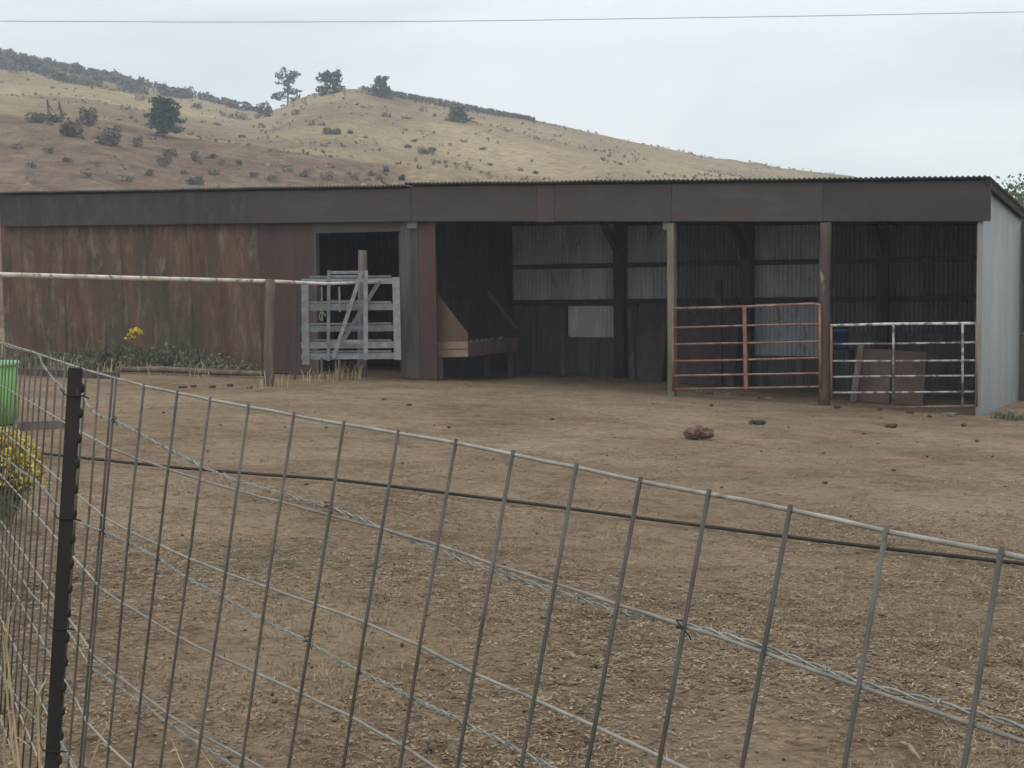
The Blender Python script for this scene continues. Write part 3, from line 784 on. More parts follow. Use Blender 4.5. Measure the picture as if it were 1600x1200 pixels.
# blue tub on a stand
c = onfloor(1313, 1.7); zt = F(1313, 514, 1.7)[1]; zb = F(1313, 546, 1.7)[1]
tb = thing('crate_stand', 'dark wooden stand carrying a blue tub behind the round post', 'stand', c)
mb = MB(); mb.beam(c + Vector((0, 0, zb - c.z - .03)) - U * .2, c + Vector((0, 0, zb - c.z - .03)) + U * .2, .34, .05, side=V); mb.build('stand_top', M['dark_wood'], tb)
for sx in (-.17, .17):
    for sy in (-.13, .13):
        mb = MB(); q = c + U * sx + V * sy; mb.beam(q, q + Vector((0, 0, zb - c.z - .056)), .05, .05, side=U); mb.build('leg', M['dark_wood'], tb)
mb = MB(); hh = zt - zb; mb.lathe(c + Vector((0, 0, zb - c.z - .004)), [(0, 0), (.13, 0), (.15, hh * .9), (.165, hh * .9), (.165, hh), (.15, hh), (.12, .02), (0, .02)], 22)
one(mb, 'tub', M['blue_tub'], c + Vector((0, 0, zb - c.z)), 'small dark blue tub on a stand behind the white gate', 'tub', smooth=True)

# ------------------------------------------------------------------ pipe gates of the right bays
def pipe(mb, pts, r, n=10): mb.tube(pts, r, n)
vg = -.17
gt = thing('gate', 'six bar pipe gate with faded red middle upright', 'gate', B(fu(1165, vg), vg, gb(fu(1165, vg))))
yl = (482, 512, 538, 564, 587, 608); yr_ = (474, 506, 533, 559, 583, 604)
for i, (a, b) in enumerate(zip(yl, yr_)):
    mb = MB(); pa, pb = Fp(1051, a, vg), Fp(1281, b, vg)
    if i == 0: pipe(mb, [pa, pa.lerp(pb, .5) + Vector((0, 0, -.01)), pa.lerp(pb, .955), pb + Vector((0, 0, -.02)), Fp(1281.5, 484, vg)], .021)
    else:
        pipe(mb, [pa, pa.lerp(pb, .35) + Vector((0, 0, R(-.012, .008))), pa.lerp(pb, .7) + Vector((0, 0, R(-.012, .008))), pb], .017)
    mb.build('bar', M['grey_pipe' if i not in (3,) else 'red_paint'], gt, True)
for px, yt, yb, mt, w in ((1051, 482, 611, 'rust_steel', .03), (1281, 480, 606, 'red_paint', .03)):
    mb = MB(); pipe(mb, [Fp(px, yt, vg), Fp(px + (1 if px < 1100 else 1), yb, vg)], .022); mb.build('end_upright', M[mt], gt, True)
mb = MB(); mb.beam(Fp(1163, 480, vg - .022), Fp(1165.5, 608, vg - .022), .06, .012, side=U); mb.build('middle_upright', M['red_paint'], gt)
wg = thing('gate', 'white worn five bar pipe gate at the far right bay', 'gate', B(fu(1412, vg), vg, gb(fu(1412, vg))))
for a, b in ((508.5, 505), (537.5, 535), (564, 563), (589, 587), (613.5, 612)):
    mb = MB(); pa, pb = Fp(1298, a, vg), Fp(1527, b, vg); pipe(mb, [pa, pa.lerp(pb, .4) + Vector((0, 0, R(-.01, .01))), pb], .022 if a < 510 else .016); mb.build('bar', M['white_pipe' if a < 510 else 'worn_rail'], wg, True)
mb = MB(); pipe(mb, [Fp(1400, 636.5, vg), Fp(1527, 634, vg)], .017); mb.build('bar', M['grey_pipe'], wg, True)
for px, yt, yb in ((1299, 508, 622), (1396, 507, 635), (1504, 505.5, 635), (1526, 505, 636)):
    mb = MB(); pipe(mb, [Fp(px, yt, vg - .02), Fp(px, yb, vg - .02)], .018); mb.build('upright', M['worn_rail' if 1300 < px < 1520 else 'rust_steel'], wg, True)

# ------------------------------------------------------------------ pipe rail fence at left
pp = G(420, 603)
rf = thing('rail_fence', 'pale pipe rail on a brown wooden post before the closed shed wall', 'fence', pp)
mb = MB(); ztop = P(422, 436, pp.y)
n = 7; mb.tube([pp + Vector((0, 0, -.2)).lerp(ztop - pp, 0) if i == 0 else pp.lerp(ztop, i / n) + Vector((R(-.006, .006), 0, 0)) for i in range(n + 1)], [.085, .086, .083, .081, .08, .079, .08, .076], 12)
mb.build('post', M['post_wood'], rf, True)
mb = MB(); a = P(-120, 425.5, pp.y - 5.4); b0 = P(0, 429, pp.y - 4.2); b = P(210, 434.5, pp.y - 2.1) ; c = P(420, 439.5, pp.y + .13); d = P(512, 443.5, pp.y + 1.1); e = P(600, 440, pp.y + 2.0)
mb.tube([a, b0, b, c, d, e], [.034, .034, .033, .032, .026, .022], 10); mb.build('rail', M['rail_pipe'], rf, True)
q = G(-70, 622); mb = MB(); mb.tube([q, Vector((q.x, q.y, P(-70, 427, q.y).z + .05))], .075, 12); mb.build('post', M['post_wood'], rf, True)
p1 = G(461, 592); mb = MB(); mb.beam(p1 + Vector((0, 0, -.1)), P(460, 444, p1.y), .035, .035)
one(mb, 'steel_post', M['dark_ply'], p1, 'thin rusty steel post between the wooden post and the slatted gate', 'post')
# grey rail lying along the foot of the wall
a = G(188, 583); b = G(418, 590)
mb = MB(); mb.tube([a + Vector((0, 0, .07)), a.lerp(b, .3) + Vector((0, 0, .1)), a.lerp(b, .65) + Vector((0, 0, .07)), b + Vector((0, 0, .07))], [.05, .055, .05, .045], 9)
one(mb, 'log', M['post_wood'], a.lerp(b, .5), 'weathered grey pole lying along the weeds at the wall foot', 'pole', smooth=True)
a = G(30, 588); b = G(186, 592); mb = MB(); mb.beam(a + Vector((0, 0, .08)), b + Vector((0, 0, .05)), .05, .12)
one(mb, 'plank', M['old_board'], a.lerp(b, .5), 'dark old board lying in the weeds at the far left of the wall foot', 'plank')

# ------------------------------------------------------------------ grey slatted gates before the doorway
YG = 25.25
def Gp(px, py, dy=0.): return P(px, py, YG + dy)
def Z5(x, y): return 380 + x * .3, 280 + y * .3
gd = Vector((.92, .0, 0))
def flat(mb, x0, y0, x1, y1, dy, th=.035):
    (a, b), (c, d) = Z5(x0, y0), Z5(x1, y1)
    p = [P(a, d, YG + dy), P(c, d, YG + dy), P(c, b, YG + dy), P(a, b, YG + dy)]
    mb.prism(p, Vector((0, th, 0)))
def bar2(mb, p, q, w, dy, th=.03):
    a = P(*Z5(*p), YG + dy); b = P(*Z5(*q), YG + dy); mb.beam(a, b, w * .3 * YG / FPX, th, side=Vector((1, 0, 0)) if abs(b.z - a.z) > abs(b.x - a.x) else Vector((0, 0, 1)))
b0 = G(548, 585)
ga = thing('slatted_gate', 'wide grey weathered board gate standing across the dark doorway', 'gate', Vector((Gp(548, 565).x, YG, Gp(548, 566).z)))
for x, y0, y1, sl in ((321, 522, 965, 6), (795, 510, 940, 10)):
    mb = MB(); bar2(mb, (x, y0), (x + sl, y1), 37, 0); mb.build('stile', M['grey_wood'], ga)
for ya, yb, w in ((534, 530, 30), (668, 664, 34), (780, 775, 32), (865, 862, 34), (924, 920, 32)):
    mb = MB(); bar2(mb, (303, ya), (812, yb), w, .045); mb.build('slat', M['grey_wood'], ga)
    mb = MB(); bar2(mb, (345, ya - 26), (772, yb - 24), 10, .08, .02); mb.build('slat', M['grey_wood'], ga)
mb = MB(); bar2(mb, (712, 528), (520, 840), 22, .02, .02); mb.build('brace', M['grey_wood'], ga)
gB = thing('slatted_gate', 'narrow taller grey wooden gate frame with a long diagonal brace', 'gate', Vector((Gp(545, 563).x, YG - .35, Gp(545, 564).z)))
for x, sl, y1, w in ((446, -3, 945, 17), (638, 0, 940, 22)):
    mb = MB(); bar2(mb, (x, 475), (x + sl, y1), w, -.35); mb.build('stile', M['grey_wood'], gB)
for y, w in ((484, 16), (505, 14), (635, 14), (655, 12), (770, 14), (845, 14), (925, 18)):
    mb = MB(); bar2(mb, (440, y + 2), (648, y), w, -.312, .02); mb.build('slat', M['grey_wood'], gB)
mb = MB(); bar2(mb, (618, 482), (470, 930), 20, -.39); mb.build('brace', M['grey_wood'], gB)
for x, y0, y1 in ((500, 560, 690), (408, 560, 735)):
    mb = MB(); bar2(mb, (x, y0), (x + 4, y1), 9, -.34, .02); mb.build('hanging_strip', M['grey_wood'], gB)
for x in (500, 408):
    mb = MB(); p = P(*Z5(x, 930), YG - .3); q = p.copy(); q.z = g(p.x, p.y) - .05; mb.beam(p, q, .04, .04); mb.build('foot', M['post_wood'], gB)
p1 = G(566, 588); mb = MB(); zt = P(567, 391, p1.y); n = 6
mb.tube([p1.lerp(zt, i / n) + Vector((R(-.006, .006), 0, -.1 if i == 0 else 0)) for i in range(n + 1)], [.09, .088, .086, .085, .083, .083, .081], 14)
one(mb, 'gate_post', M['post_wood'], p1, 'tall round wooden post rising above the grey slatted gates', 'post', smooth=True)
# rope loop on the gate
mb = MB(); c = P(*Z5(412, 715), YG - .42); mb.tube([c + Vector((.05 * math.cos(a), 0, .07 * math.sin(a))) for a in [i * .5 for i in range(11)]], .012, 6)
one(mb, 'rope_loop', M['fresh_board'], c, 'small pale rope loop hanging on the left of the grey gate', 'rope')

# ------------------------------------------------------------------ plants at the wall foot
def blades(mb, c, n, h, spread, w=.006, lean_=.5):
    c = Vector(c)
    for _ in range(n):
        a = R(0, 6.28); r = spread * math.sqrt(R(0, 1)); b = c + Vector((math.cos(a) * r, math.sin(a) * r, 0)); b.z = g(b.x, b.y) - .02
        hh = h * R(.45, 1.1); a2 = R(0, 6.28); d = Vector((math.cos(a2), math.sin(a2), 0)); s = Vector((-d.y, d.x, 0)) * w * R(.6, 1.4)
        m_ = b + d * hh * lean_ * .25 + Vector((0, 0, hh * .6)); t = b + d * hh * lean_ + Vector((0, 0, hh))
        k = len(mb.v); mb.v += [b - s, b + s, m_ + s * .7, m_ - s * .7, t]; mb.f += [(k, k + 1, k + 2, k + 3), (k + 3, k + 2, k + 4)]
mb = MB()
for i in range(430):
    px = R(15, 405); u = fu(px); v = -R(.1, .9)
    d = interp([(0, .5), (60, .75), (130, .9), (200, 1.15), (300, 1.4), (350, 1.1), (405, .6)], px)
    if R(0, 1) > d: continue
    p = B(u, v, gb(u, v)); k = R(.2, .75) * d * (.65 + .5 * mnoise.noise(Vector((px * .03, 0, 3))))
    blades(mb, p, 12, k, .2, .007)
    for _ in range(13): mb.leaf(p + Vector((R(-.22, .22), R(-.22, .22), R(.02, k * .8))), R(.04, .1), .6)
o = mb.build('weeds', M['weed']); o['kind'] = 'stuff'; o['label'] = 'green weeds along the rusty wall foot'
mb = MB()
for i in range(80):
    px = R(15, 420); u = fu(px); v = -R(.5, 1.6); blades(mb, B(u, v, 0), 7, R(.12, .4), .25, .006, .7)
o = mb.build('dry_grass', M['dry']); o['kind'] = 'stuff'; o['label'] = 'dry grass in front of the wall weeds'
# yellow wildflower
u = fu(211); p = B(u, -.75, gb(u, -.75)); fl = thing('wildflower', 'tall weed with small yellow flower heads by the rusty wall', 'plant', p)
mb = MB(); ds = MB()
for px, py in ((203, 522), (207, 517), (213, 514), (219, 519), (209, 526), (199, 529), (216, 516)):
    q = Fp(px, py, -.75 + R(-.1, .1)); mb.tube([p + Vector((R(-.06, .06), R(-.06, .06), 0)), p.lerp(q, .6) + Vector((R(-.03, .03), 0, .05)), q], [.006, .005, .003], 5)
    ds = MB()
    for _ in range(22): ds.leaf(q + Vector((R(-.055, .055), R(-.05, .05), R(-.03, .03))), R(.03, .06), .8)
    ds.build('flower', M['yellow'], fl)
    for _ in range(18): mb.leaf(p.lerp(q, R(.1, .8)) + Vector((R(-.08, .08), R(-.08, .08), 0)), R(.06, .12), .3)
mb.build('stem', M['weed'], fl)
# dry grass by the grey gate
for px, py, n, h, lab in ((545, 592, 70, .34, 'tuft of pale dry grass under the grey gate beside the tall post'), (500, 595, 55, .26, 'tuft of pale dry grass under the left of the grey gate'), (425, 606, 30, .3, 'wispy dry grass at the foot of the brown rail post')):
    p = G(px, py); mb = MB(); blades(mb, p, n, h, .28, .006, .5); one(mb, 'grass_tuft', M['dry'], p, lab, 'grass')
p = G(1582, 655); mb = MB()
for _ in range(5): blades(mb, p + Vector((R(-.25, .3), R(-.2, .2), 0)), 40, .16, .16, .006, .8)
one(mb, 'grass_tuft', M['weed'], p, 'low green weed tuft at the foot of the pale end wall', 'grass')

# ------------------------------------------------------------------ left foreground: tub, plank, rabbitbrush
p = G(-8, 663); s = p.y / FPX; H = 99 * s; rb, rtop = 34 * s, 38 * s
tb = thing('barrel', 'bright green plastic barrel at the left edge behind the wire fence', 'barrel', p)
mb = MB(); mb.lathe(p, [(0, .01), (rb, .01), (rb * 1.01, H * .3), (rb * 1.05, H * .34), (rb * 1.05, H * .38), (rb * 1.03, H * .42), (rtop, H * .93), (rtop * .97, H * .93), (rb * .95, .03), (0, .03)], 32); mb.build('body', M['green_tub'], tb, True)
mb = MB(); mb.lathe(p, [(rtop * .97, H * .93), (rtop * 1.04, H * .93), (rtop * 1.05, H), (rtop * .96, H), (rtop * .95, H * .92)], 32); mb.build('rim', M['green_rim'], tb, True)
a = G(20, 672); b = G(98, 668); mb = MB(); mb.beam(a + Vector((0, .1, .03)), b + Vector((0, .1, .03)), .25, .1)
one(mb, 'timber', M['post_wood'], a.lerp(b, .5), 'grey timber lying on the dirt right of the green barrel', 'timber')
p = G(8, 822); rbh = thing('rabbitbrush', 'yellow flowering bush at the left edge behind the fence wire', 'shrub', p)
mb = MB(); fl = MB(); sc = p.y / FPX
for i in range(190):
    a = R(0, 6.28); ph = R(.05, 1.15); L = R(.75, 1.0)
    d = Vector((math.cos(a) * math.sin(ph) * 70 * sc, math.sin(a) * math.sin(ph) * 60 * sc, math.cos(ph * .85) * 152 * sc)) * L
    q = p + d; m_ = p + d * .5 + Vector((0, 0, .06))
    mb.tube([p + Vector((R(-.03, .03), R(-.03, .03), 0)), m_, q], [.006, .004, .002], 4, False)
    for _ in range(16):
        f = R(.25, 1); mb.leaf(p + d * f + Vector((R(-.04, .04), R(-.04, .04), R(-.02, .05))), R(.04, .09), .15, (0, 0, .8))
    for _ in range(26 if L > .82 else 0): fl.leaf(q + Vector((R(-.055, .055), R(-.055, .055), R(-.05, .03))), R(.018, .04), .7)
mb.build('foliage', M['sage'], rbh); fl.build('flowers', M['pale_yellow'], rbh)

# hose across the dirt
pts = []
for px, py in ((-260, 690), (-60, 703), (55, 712), (127, 720), (207, 729), (265, 735), (375, 744), (525, 755), (650, 770), (870, 798), (1091, 827), (1376, 863), (1598, 888), (1850, 920), (2300, 985), (3000, 1080)):
    q = G(px, py); pts.append(q + Vector((0, 0, .03)))
mb = MB(); fine = []
for a, b in zip(pts, pts[1:]):
    for k in range(10):
        q = a.lerp(b, k / 10); q.z = g(q.x, q.y) + .028; fine.append(q)
mb.tube(fine, .0125, 8)
one(mb, 'hose', M['hose'], pts[6], 'thin dark brown hose stretched across the dirt behind the wire fence', 'hose', smooth=True)

# rock and clods
p = G(1092, 685); s = p.y / FPX
mb = MB(); mb.blob(p + Vector((-9 * s, 0, 9 * s)), (13.5 * s, .1, 9.5 * s), 3, .4); mb.blob(p + Vector((10 * s, -.02, 8.5 * s)), (12.5 * s, .09, 9 * s), 8, .4); mb.blob(p + Vector((1 * s, .05, 13 * s)), (8 * s, .06, 7 * s), 5, .2)
one(mb, 'rock', M['rock'], p, 'reddish brown cleft rock lying alone on the bare dirt', 'rock')
def clod(px, py, w, label, h=.4, mat='clod', group='dung clods scattered over the dirt'):
    p = G(px, py); s = p.y / FPX; mb = MB(); r = w * s / 2
    for k in range(3):
        mb.blob(p + Vector((R(-.7, .7) * r, R(-.5, .5) * r, r * h * .4)), (r * R(.4, .7), r * R(.4, .7), r * h), px + k * 3.1, .45, 9, 6)
    one(mb, 'dung_clod', M[mat], p, label, 'clod', group)
clod(1181, 662, 22, 'curved dark clod on the dirt right of the cleft rock'); clod(1392, 667, 22, 'flat clod pair on the dirt in front of the white gate', .3)
clod(1454, 651, 12, 'dark brown clod nearest the bottom of the white gate'); clod(1484, 650, 20, 'pale clod at the foot of the white gate beside the dark one', .4, 'pale_post')
clod(1309, 637, 14, 'dark clod just right of the round rusty post'); clod(1503, 665, 12, 'small clod on the dirt below the end of the white gate')
clod(1528, 690, 8, 'tiny clod on the dirt in front of the pale end wall')
for px, py, w in ((1230, 667, 8), (1350, 678, 7), (1371, 693, 6), (1110, 634, 8), (1020, 632, 7), (1289, 708, 8), (1450, 714, 9), (1397, 735, 10), (1290, 755, 13), (1550, 713, 8), (640, 633, 10), (862, 655, 9), (700, 668, 8), (508, 668, 8),
                  (600, 624, 8), (300, 604, 16), (330, 605, 18), (285, 606, 12), (360, 603, 16), (390, 606, 12), (255, 645, 7), (345, 664, 8), (1108, 615, 14), (1095, 612, 10), (1135, 616, 12), (1160, 618, 10), (1185, 622, 10), (1420, 645, 12), (1375, 640, 12),
                  (1570, 760, 8), (950, 712, 8)):
    clod(px, py, w * R(.7, 1.1), 'small dark dung clod lying on the bare dirt', R(.2, .4), 'clod', 'small dung clods over the corral')
for px, py, w in ((1066, 610, 9), (1092, 613, 10), (1139, 617, 11), (1120, 614, 7), (1200, 624, 9), (1375, 652, 9), (1486, 648, 9)):
    clod(px, py, w, 'pale stone in the rubble along the foot of the gates', .5, 'pale_post', 'pale stones along the gate feet')
# a gnawed stick at bottom right
a, b = G(1408, 1166), G(1440, 1192); mb = MB(); mb.tube([a + Vector((0, 0, .015)), a.lerp(b, .35) + Vector((.004, 0, .02)), a.lerp(b, .7) + Vector((-.004, 0, .018)), b + Vector((0, 0, .008))], [.004, .009, .008, .003], 7)
one(mb, 'stick', M['straw'], a, 'pale splintered stick on the dirt at bottom right', 'stick')

# straw and dung litter
def litter():
    mb = MB(); n = 0
    while n < 85000:
        py = 470 + 900 * R(0, 1); Y = 3.6 + (R(0, 1) ** 1.35) * 17.5
        x = R(-.40, .40) * Y + R(-.3, .3); 
        dens = .5 + 1.2 * mnoise.noise(Vector((x * .6, Y * .6, 8)))
        dens *= 1.25 if Y < 8 else (.8 if Y < 11 else .3)
        if Y > 15: dens *= .4
        if R(0, 1) > dens: continue
        n += 1
        z = g(x, Y); q = Vector((x, Y, 0)); z += relief(q)
        a = R(0, 6.28); L = R(.006, .026) * (1.0 if Y < 8 else 1.3); w = R(.002, .007)
        if R(0, 1) < .3: L = R(.008, .022); w = R(.005, .012)
        d = Vector((math.cos(a), math.sin(a), R(-.15, .3))) * L * .5; s = Vector((-math.sin(a), math.cos(a), R(-.4, .4))) * w * .5
        c = Vector((x, Y, z + R(.002, .012)))
        mb.quad(c - d - s, c - d + s, c + d + s, c + d - s)
    o = mb.build('straw_litter', M['straw']); o['kind'] = 'stuff'; o['label'] = 'trampled straw bits over the dirt'
    mb = MB()
    for i in range(700):
        Y = 3.8 + (R(0, 1) ** 1.2) * 16.5; x = R(-.4, .4) * Y; z = g(x, Y); r = R(.003, .0085) if R(0, 1) < .93 else R(.009, .014)
        mb.blob((x, Y, z + r * .1), (r * R(.8, 1.5), r * R(.8, 1.4), r * .6), i * .37, .5, 6, 4)
    o = mb.build('crumbs', M['clod'], smooth=True); o['kind'] = 'stuff'; o['label'] = 'dark soil crumbs over the dirt'
litter()
def stubble():
    mb = MB(); n = 0
    while n < 26000:
        Y = 3.6 + (R(0, 1) ** 1.2) * 9.5; x = R(-.40, .40) * Y
        if R(0, 1) > .25 + 1.6 * mnoise.noise(Vector((x * .8, Y * .8, 31))): continue
        n += 1; z = g(x, Y) + relief(Vector((x, Y, 0))); h = R(.008, .03); a = R(0, 6.28); q = R(.3, 1.6) * h; w = R(.0015, .0035)
        b = Vector((x, Y, z - .003)); d = Vector((math.cos(a), math.sin(a), 0)); sd = Vector((-d.y, d.x, 0)) * w
        mb.tri(b - sd, b + sd, b + d * q + Vector((0, 0, h)))
    o = mb.build('short_grass', M['stubble']); o['kind'] = 'stuff'; o['label'] = 'short dry grass stubble in patches over the near dirt'
stubble()

# ------------------------------------------------------------------ welded wire panels
TOP = [(-75, 512), (-43, 521), (0, 534), (60, 553), (95, 565), (130, 577), (160, 585), (180, 591), (225, 603), (277, 614), (328, 625), (388, 636), (459, 649), (537, 663), (622, 677),
       (712, 692), (801, 710), (900, 730), (1000, 752), (1107, 772), (1234, 797), (1384, 830), (1564, 864), (1760, 905), (1990, 955), (2340, 1025), (2778, 1117), (3383, 1245), (4268, 1432)]
ZT = [(-75, 7.35), (-43, 6.3), (1, 5.25), (32, 4.72), (68, 4.2), (105, 3.78), (144, 3.425), (180, 3.15), (225, 3.0), (277, 2.86), (328, 2.74), (388, 2.62), (459, 2.52), (537, 2.41), (622, 2.29), (712, 2.14), (801, 1.99),
      (900, 1.88), (1000, 1.78), (1107, 1.665), (1234, 1.55), (1384, 1.43), (1564, 1.30), (1760, 1.18), (1990, 1.08), (2340, .95), (2778, .82), (3383, .69), (4268, .56)]
LEAN = [(-75, .045), (0, .055), (150, .075), (225, .1), (328, .135), (600, .165), (900, .185), (1234, .18), (1564, .168), (2000, .15)]
GAP = .1524
def fence_pt(px, dist, back=0.):
    """point a distance down the stay whose top shows at px"""
    dist *= interp([(300, 1.0), (1564, 1.048)], px)
    z = interp(ZT, px) + back; py = interp(TOP, px); l = interp(LEAN, px)
    t = P(px, py, z); b = P(px - l * 100, py + 100, z); d = (b - t).normalized()
    return t + d * dist
def on_fence(px, py, front=.015):
    pt = px
    for _ in range(8): pt = px + interp(LEAN, pt) * (py - interp(TOP, pt))
    return P(px, py, interp(ZT, pt) - front)
right_tops = [182, 225, 277, 328, 388, 459, 537, 622, 712, 801, 900, 1000, 1107, 1234, 1384, 1564, 1760, 1990, 2340, 2778, 3383, 4268]
left_tops = [176, 155, 135, 118, 102, 89, 77, 66.5, 57.5, 49, 41.5, 34.5, 28, 22, 16.5, 11, 6, 1, -4, -9, -14, -20, -26, -32, -38, -44, -50, -56, -62, -68, -75]
for tops, lab, bk in ((right_tops, 'welded wire mesh panel stretching from the dark post to the lower right', 0.), (left_tops, 'welded wire mesh panel receding to the left edge behind the dark post', .012)):
    mid = fence_pt(tops[len(tops) // 2], 1.2, bk)
    pn = thing('wire_panel', lab, 'fence panel', mid)
    for px in tops:
        mb = MB(); r = .0028
        k = R(-.003, .003); pts = [fence_pt(px, d, bk) for d in (-.006, .3, .6, .9, 1.235)]
        for j in (1, 2, 3): pts[j] = pts[j] + Vector((R(-.002, .002), 0, 0))
        mb.tube(pts, r, 8); mb.build('stay', M['stay_wire'], pn, True)
    for j in range(9):
        mb = MB(); pts = []
        a = tops[0] - (4 if bk == 0 else -4)
        seq = [a] + list(tops)
        for p0, p1_ in zip(seq, seq[1:]):
            pts.append(fence_pt(p0, j * GAP, bk + .0052)); 
            mdd = fence_pt(p0, j * GAP, bk + .0052).lerp(fence_pt(p1_, j * GAP, bk + .0052), .5)
            if abs(p1_ - p0) > 30: pts.append(mdd + Vector((0, 0, R(-.0012, .0012))))
        pts.append(fence_pt(seq[-1], j * GAP, bk + .0052))
        mb.tube(pts, .0025 if j else .0028, 8); mb.build('line_wire', M['wire'], pn, True)

# T-post
tp = P(118, 575, 2.98); bt = P(72, 1345, 2.98); ax = (bt - tp).normalized()
bt = tp + ax * ((tp.z - g(tp.x, tp.y) + .25) / -ax.z)
ps = thing('steel_post', 'dark studded steel post holding the wire fence at left', 'post', Vector((bt.x, bt.y, g(bt.x, bt.y))))
sx = Vector((1, 0, 0)); sx = (sx - ax * sx.dot(ax)).normalized(); sy = ax.cross(sx)
mb = MB(); mb.beam(tp, bt, .028, .006, side=sx); fg = mb.build('flange', M['tpost'], ps)
mb = MB(); mb.beam(tp + sy * (.016 if sy.y > 0 else -.016), bt + sy * (.016 if sy.y > 0 else -.016), .006, .026, side=sx); mb.build('web', M['tpost'], ps)
k = .04
while k < 1.3:
    mb = MB(); c = tp + ax * k + sx * .0145; mb.tube([c - ax * .010, c - ax * .005 + sx * .001, c + ax * .005 + sx * .001, c + ax * .010], [.0025, .0056, .0056, .0025], 8); mb.build('stud', M['tpost'], fg, True); k += .052
for k in (.055, .31, .54, .80):
    mb = MB(); c = tp + ax * k
    mb.tube([c - sx * .03 + Vector((0, .01, .01)), c - sx * .018 + Vector((0, -.006, 0)), c + Vector((0, -.0075, -.002)), c + sx * .02 + Vector((0, -.005, .0)), c + sx * .026 + Vector((0, .012, -.006))], .0016, 6)
    mb.build('clip', M['tpost'], ps, True)

# barbed wires
def resample(pts, step):
    out = [pts[0]]; 
    for a, b in zip(pts, pts[1:]):
        n = max(1, int((b - a).length / step))
        for i in range(1, n + 1): out.append(a.lerp(b, i / n))
    return out
def barbed(pix, label, ties=(), wave=.003, mat='bright_wire', seed=1.):
    pts = resample([on_fence(px, py, -.011) for px, py in pix], .006)
    st = thing('barbed_wire', label, 'wire', pts[len(pts) // 2])
    for ph in (0, math.pi):
        mb = MB(); q = []
        for i, p in enumerate(pts):
            a = i * .006 / .034 * 2 * math.pi * .5 + ph
            w = Vector((mnoise.noise(Vector((i * .02, seed, 0))), mnoise.noise(Vector((i * .02, seed, 5))), mnoise.noise(Vector((i * .02, seed, 9))))) * wave
            q.append(p + w + Vector((0, math.cos(a) * .0021, math.sin(a) * .0021)))
        mb.tube(q, .0014, 5); mb.build('strand', M[mat], st, True)
    i = 12
    while i < len(pts) - 4:
        p = pts[i]; d = (pts[i + 3] - p).normalized(); mb = MB()
        n1 = Vector((0, 0, 1)); n2 = d.cross(n1).normalized()
        for sg in (1, -1):
            e = (n1 * R(.5, 1) * sg + n2 * R(-.8, .8)).normalized()
            mb.tube([p + e * .008 + d * .003 * sg, p + e * .003, p - e * .003 + d * .004, p - e * .007 + d * .006 * sg], [.0003, .001, .001, .0003], 5)
        mb.tube([p + (n1 * math.cos(a) + n2 * math.sin(a)) * .0034 + d * (a * .0009) for a in [k * .7 for k in range(14)]], .0009, 5)
        mb.build('barb', M[mat], st, True); i += 24
    for px, py in ties:
        c = on_fence(px, py, -.001); mb = MB()
        mb.tube([c + Vector((.0055 * math.cos(a) , .010 * math.sin(a), .0013 * a - .006)) for a in [k * .6 for k in range(16)]] + [c + Vector((.009, -.010, -.010)), c + Vector((.010, -.010, -.014))], .0009, 5)
        mb.build('tie_wire', M['tpost'], st, True)
barbed([(-40, 522), (0, 536), (30, 546), (52, 549), (62, 556), (68, 573), (85, 593), (104, 611), (131, 618), (136, 632), (150, 646), (178, 657), (222, 680), (262, 701), (312, 727), (367, 750), (440, 771), (510, 791), (560, 809), (597, 826),
        (685, 859), (769, 891), (861, 922), (962, 955), (1020, 966), (1064, 976), (1100, 985), (1194, 1012), (1345, 1066), (1440, 1090), (1522, 1112), (1598, 1135), (1750, 1180), (2000, 1262), (2713, 1500)],
       'topmost barbed wire strand running from the dark post along the second mesh wire', [(178, 655), (511, 790), (1064, 978)], .0035, seed=1.)
barbed([(-30, 690), (0, 712), (30, 732), (60, 755), (88, 786), (117, 815), (160, 829), (200, 848), (245, 871), (290, 902), (348, 933), (406, 965), (479, 1000), (520, 1026), (561, 1049), (645, 1092), (726, 1128), (812, 1173), (880, 1208), (960, 1250), (1300, 1450), (1600, 1630)],
       'second barbed wire strand from the top, crossing the middle of the mesh', [(160, 828), (479, 1000)], .003, seed=4.)
barbed([(-30, 800), (0, 845), (33, 904), (60, 938), (82, 964), (108, 988), (140, 1041), (183, 1070), (250, 1122), (300, 1155), (373, 1203), (450, 1250)],
       'third barbed wire strand from the top, beside a mesh wire at lower left', [(140, 1040)], .004, seed=7.)
barbed([(-30, 1010), (0, 1046), (32, 1098), (72, 1141), (98, 1164), (120, 1203), (160, 1260)],
       'lowest barbed wire strand at the bottom left corner', [], .003, seed=9.)

# dry stalks near the post
c = G(40, 1290); st = []
mb = MB()
for (x0, y0, x1, y1, x2, y2) in ((64, 1240, 60, 1120, 61, 1065), (64, 1240, 58, 1130, 50, 1090), (30, 1210, 20, 1160, 14, 1125), (8, 1230, 6, 1150, 5, 1120), (10, 1010, 14, 965, 27, 935), (8, 1060, 6, 1010, 12, 960), (137, 1210, 158, 1150, 178, 1115), (30, 1240, 34, 1160, 45, 1110), (5, 1240, 12, 1190, 30, 1165)):
    Y = R(3.3, 3.6); a = P(x0, y0, Y); a = Vector((a.x, a.y, a.z)); b = P(x1, y1, Y); d = P(x2, y2, Y); r0 = Vector((a.x + R(-.05, .05), Y, g(a.x, Y)))
    if r0.z > a.z: r0 = a
    mb.tube([r0, a, b, d], [.003, .0026, .002, .001], 5)
    for _ in range(3): mb.leaf(b.lerp(d, R(0, 1)) + Vector((R(-.01, .01), 0, 0)), R(.02, .05), .12, (0, 0, 1.2))
one(mb, 'grass_stalks', M['dry'], Vector((-1.0, 3.4, g(-1, 3.4))), 'tall dry grass stalks at the bottom left by the dark post', 'grass')
mb = MB(); 
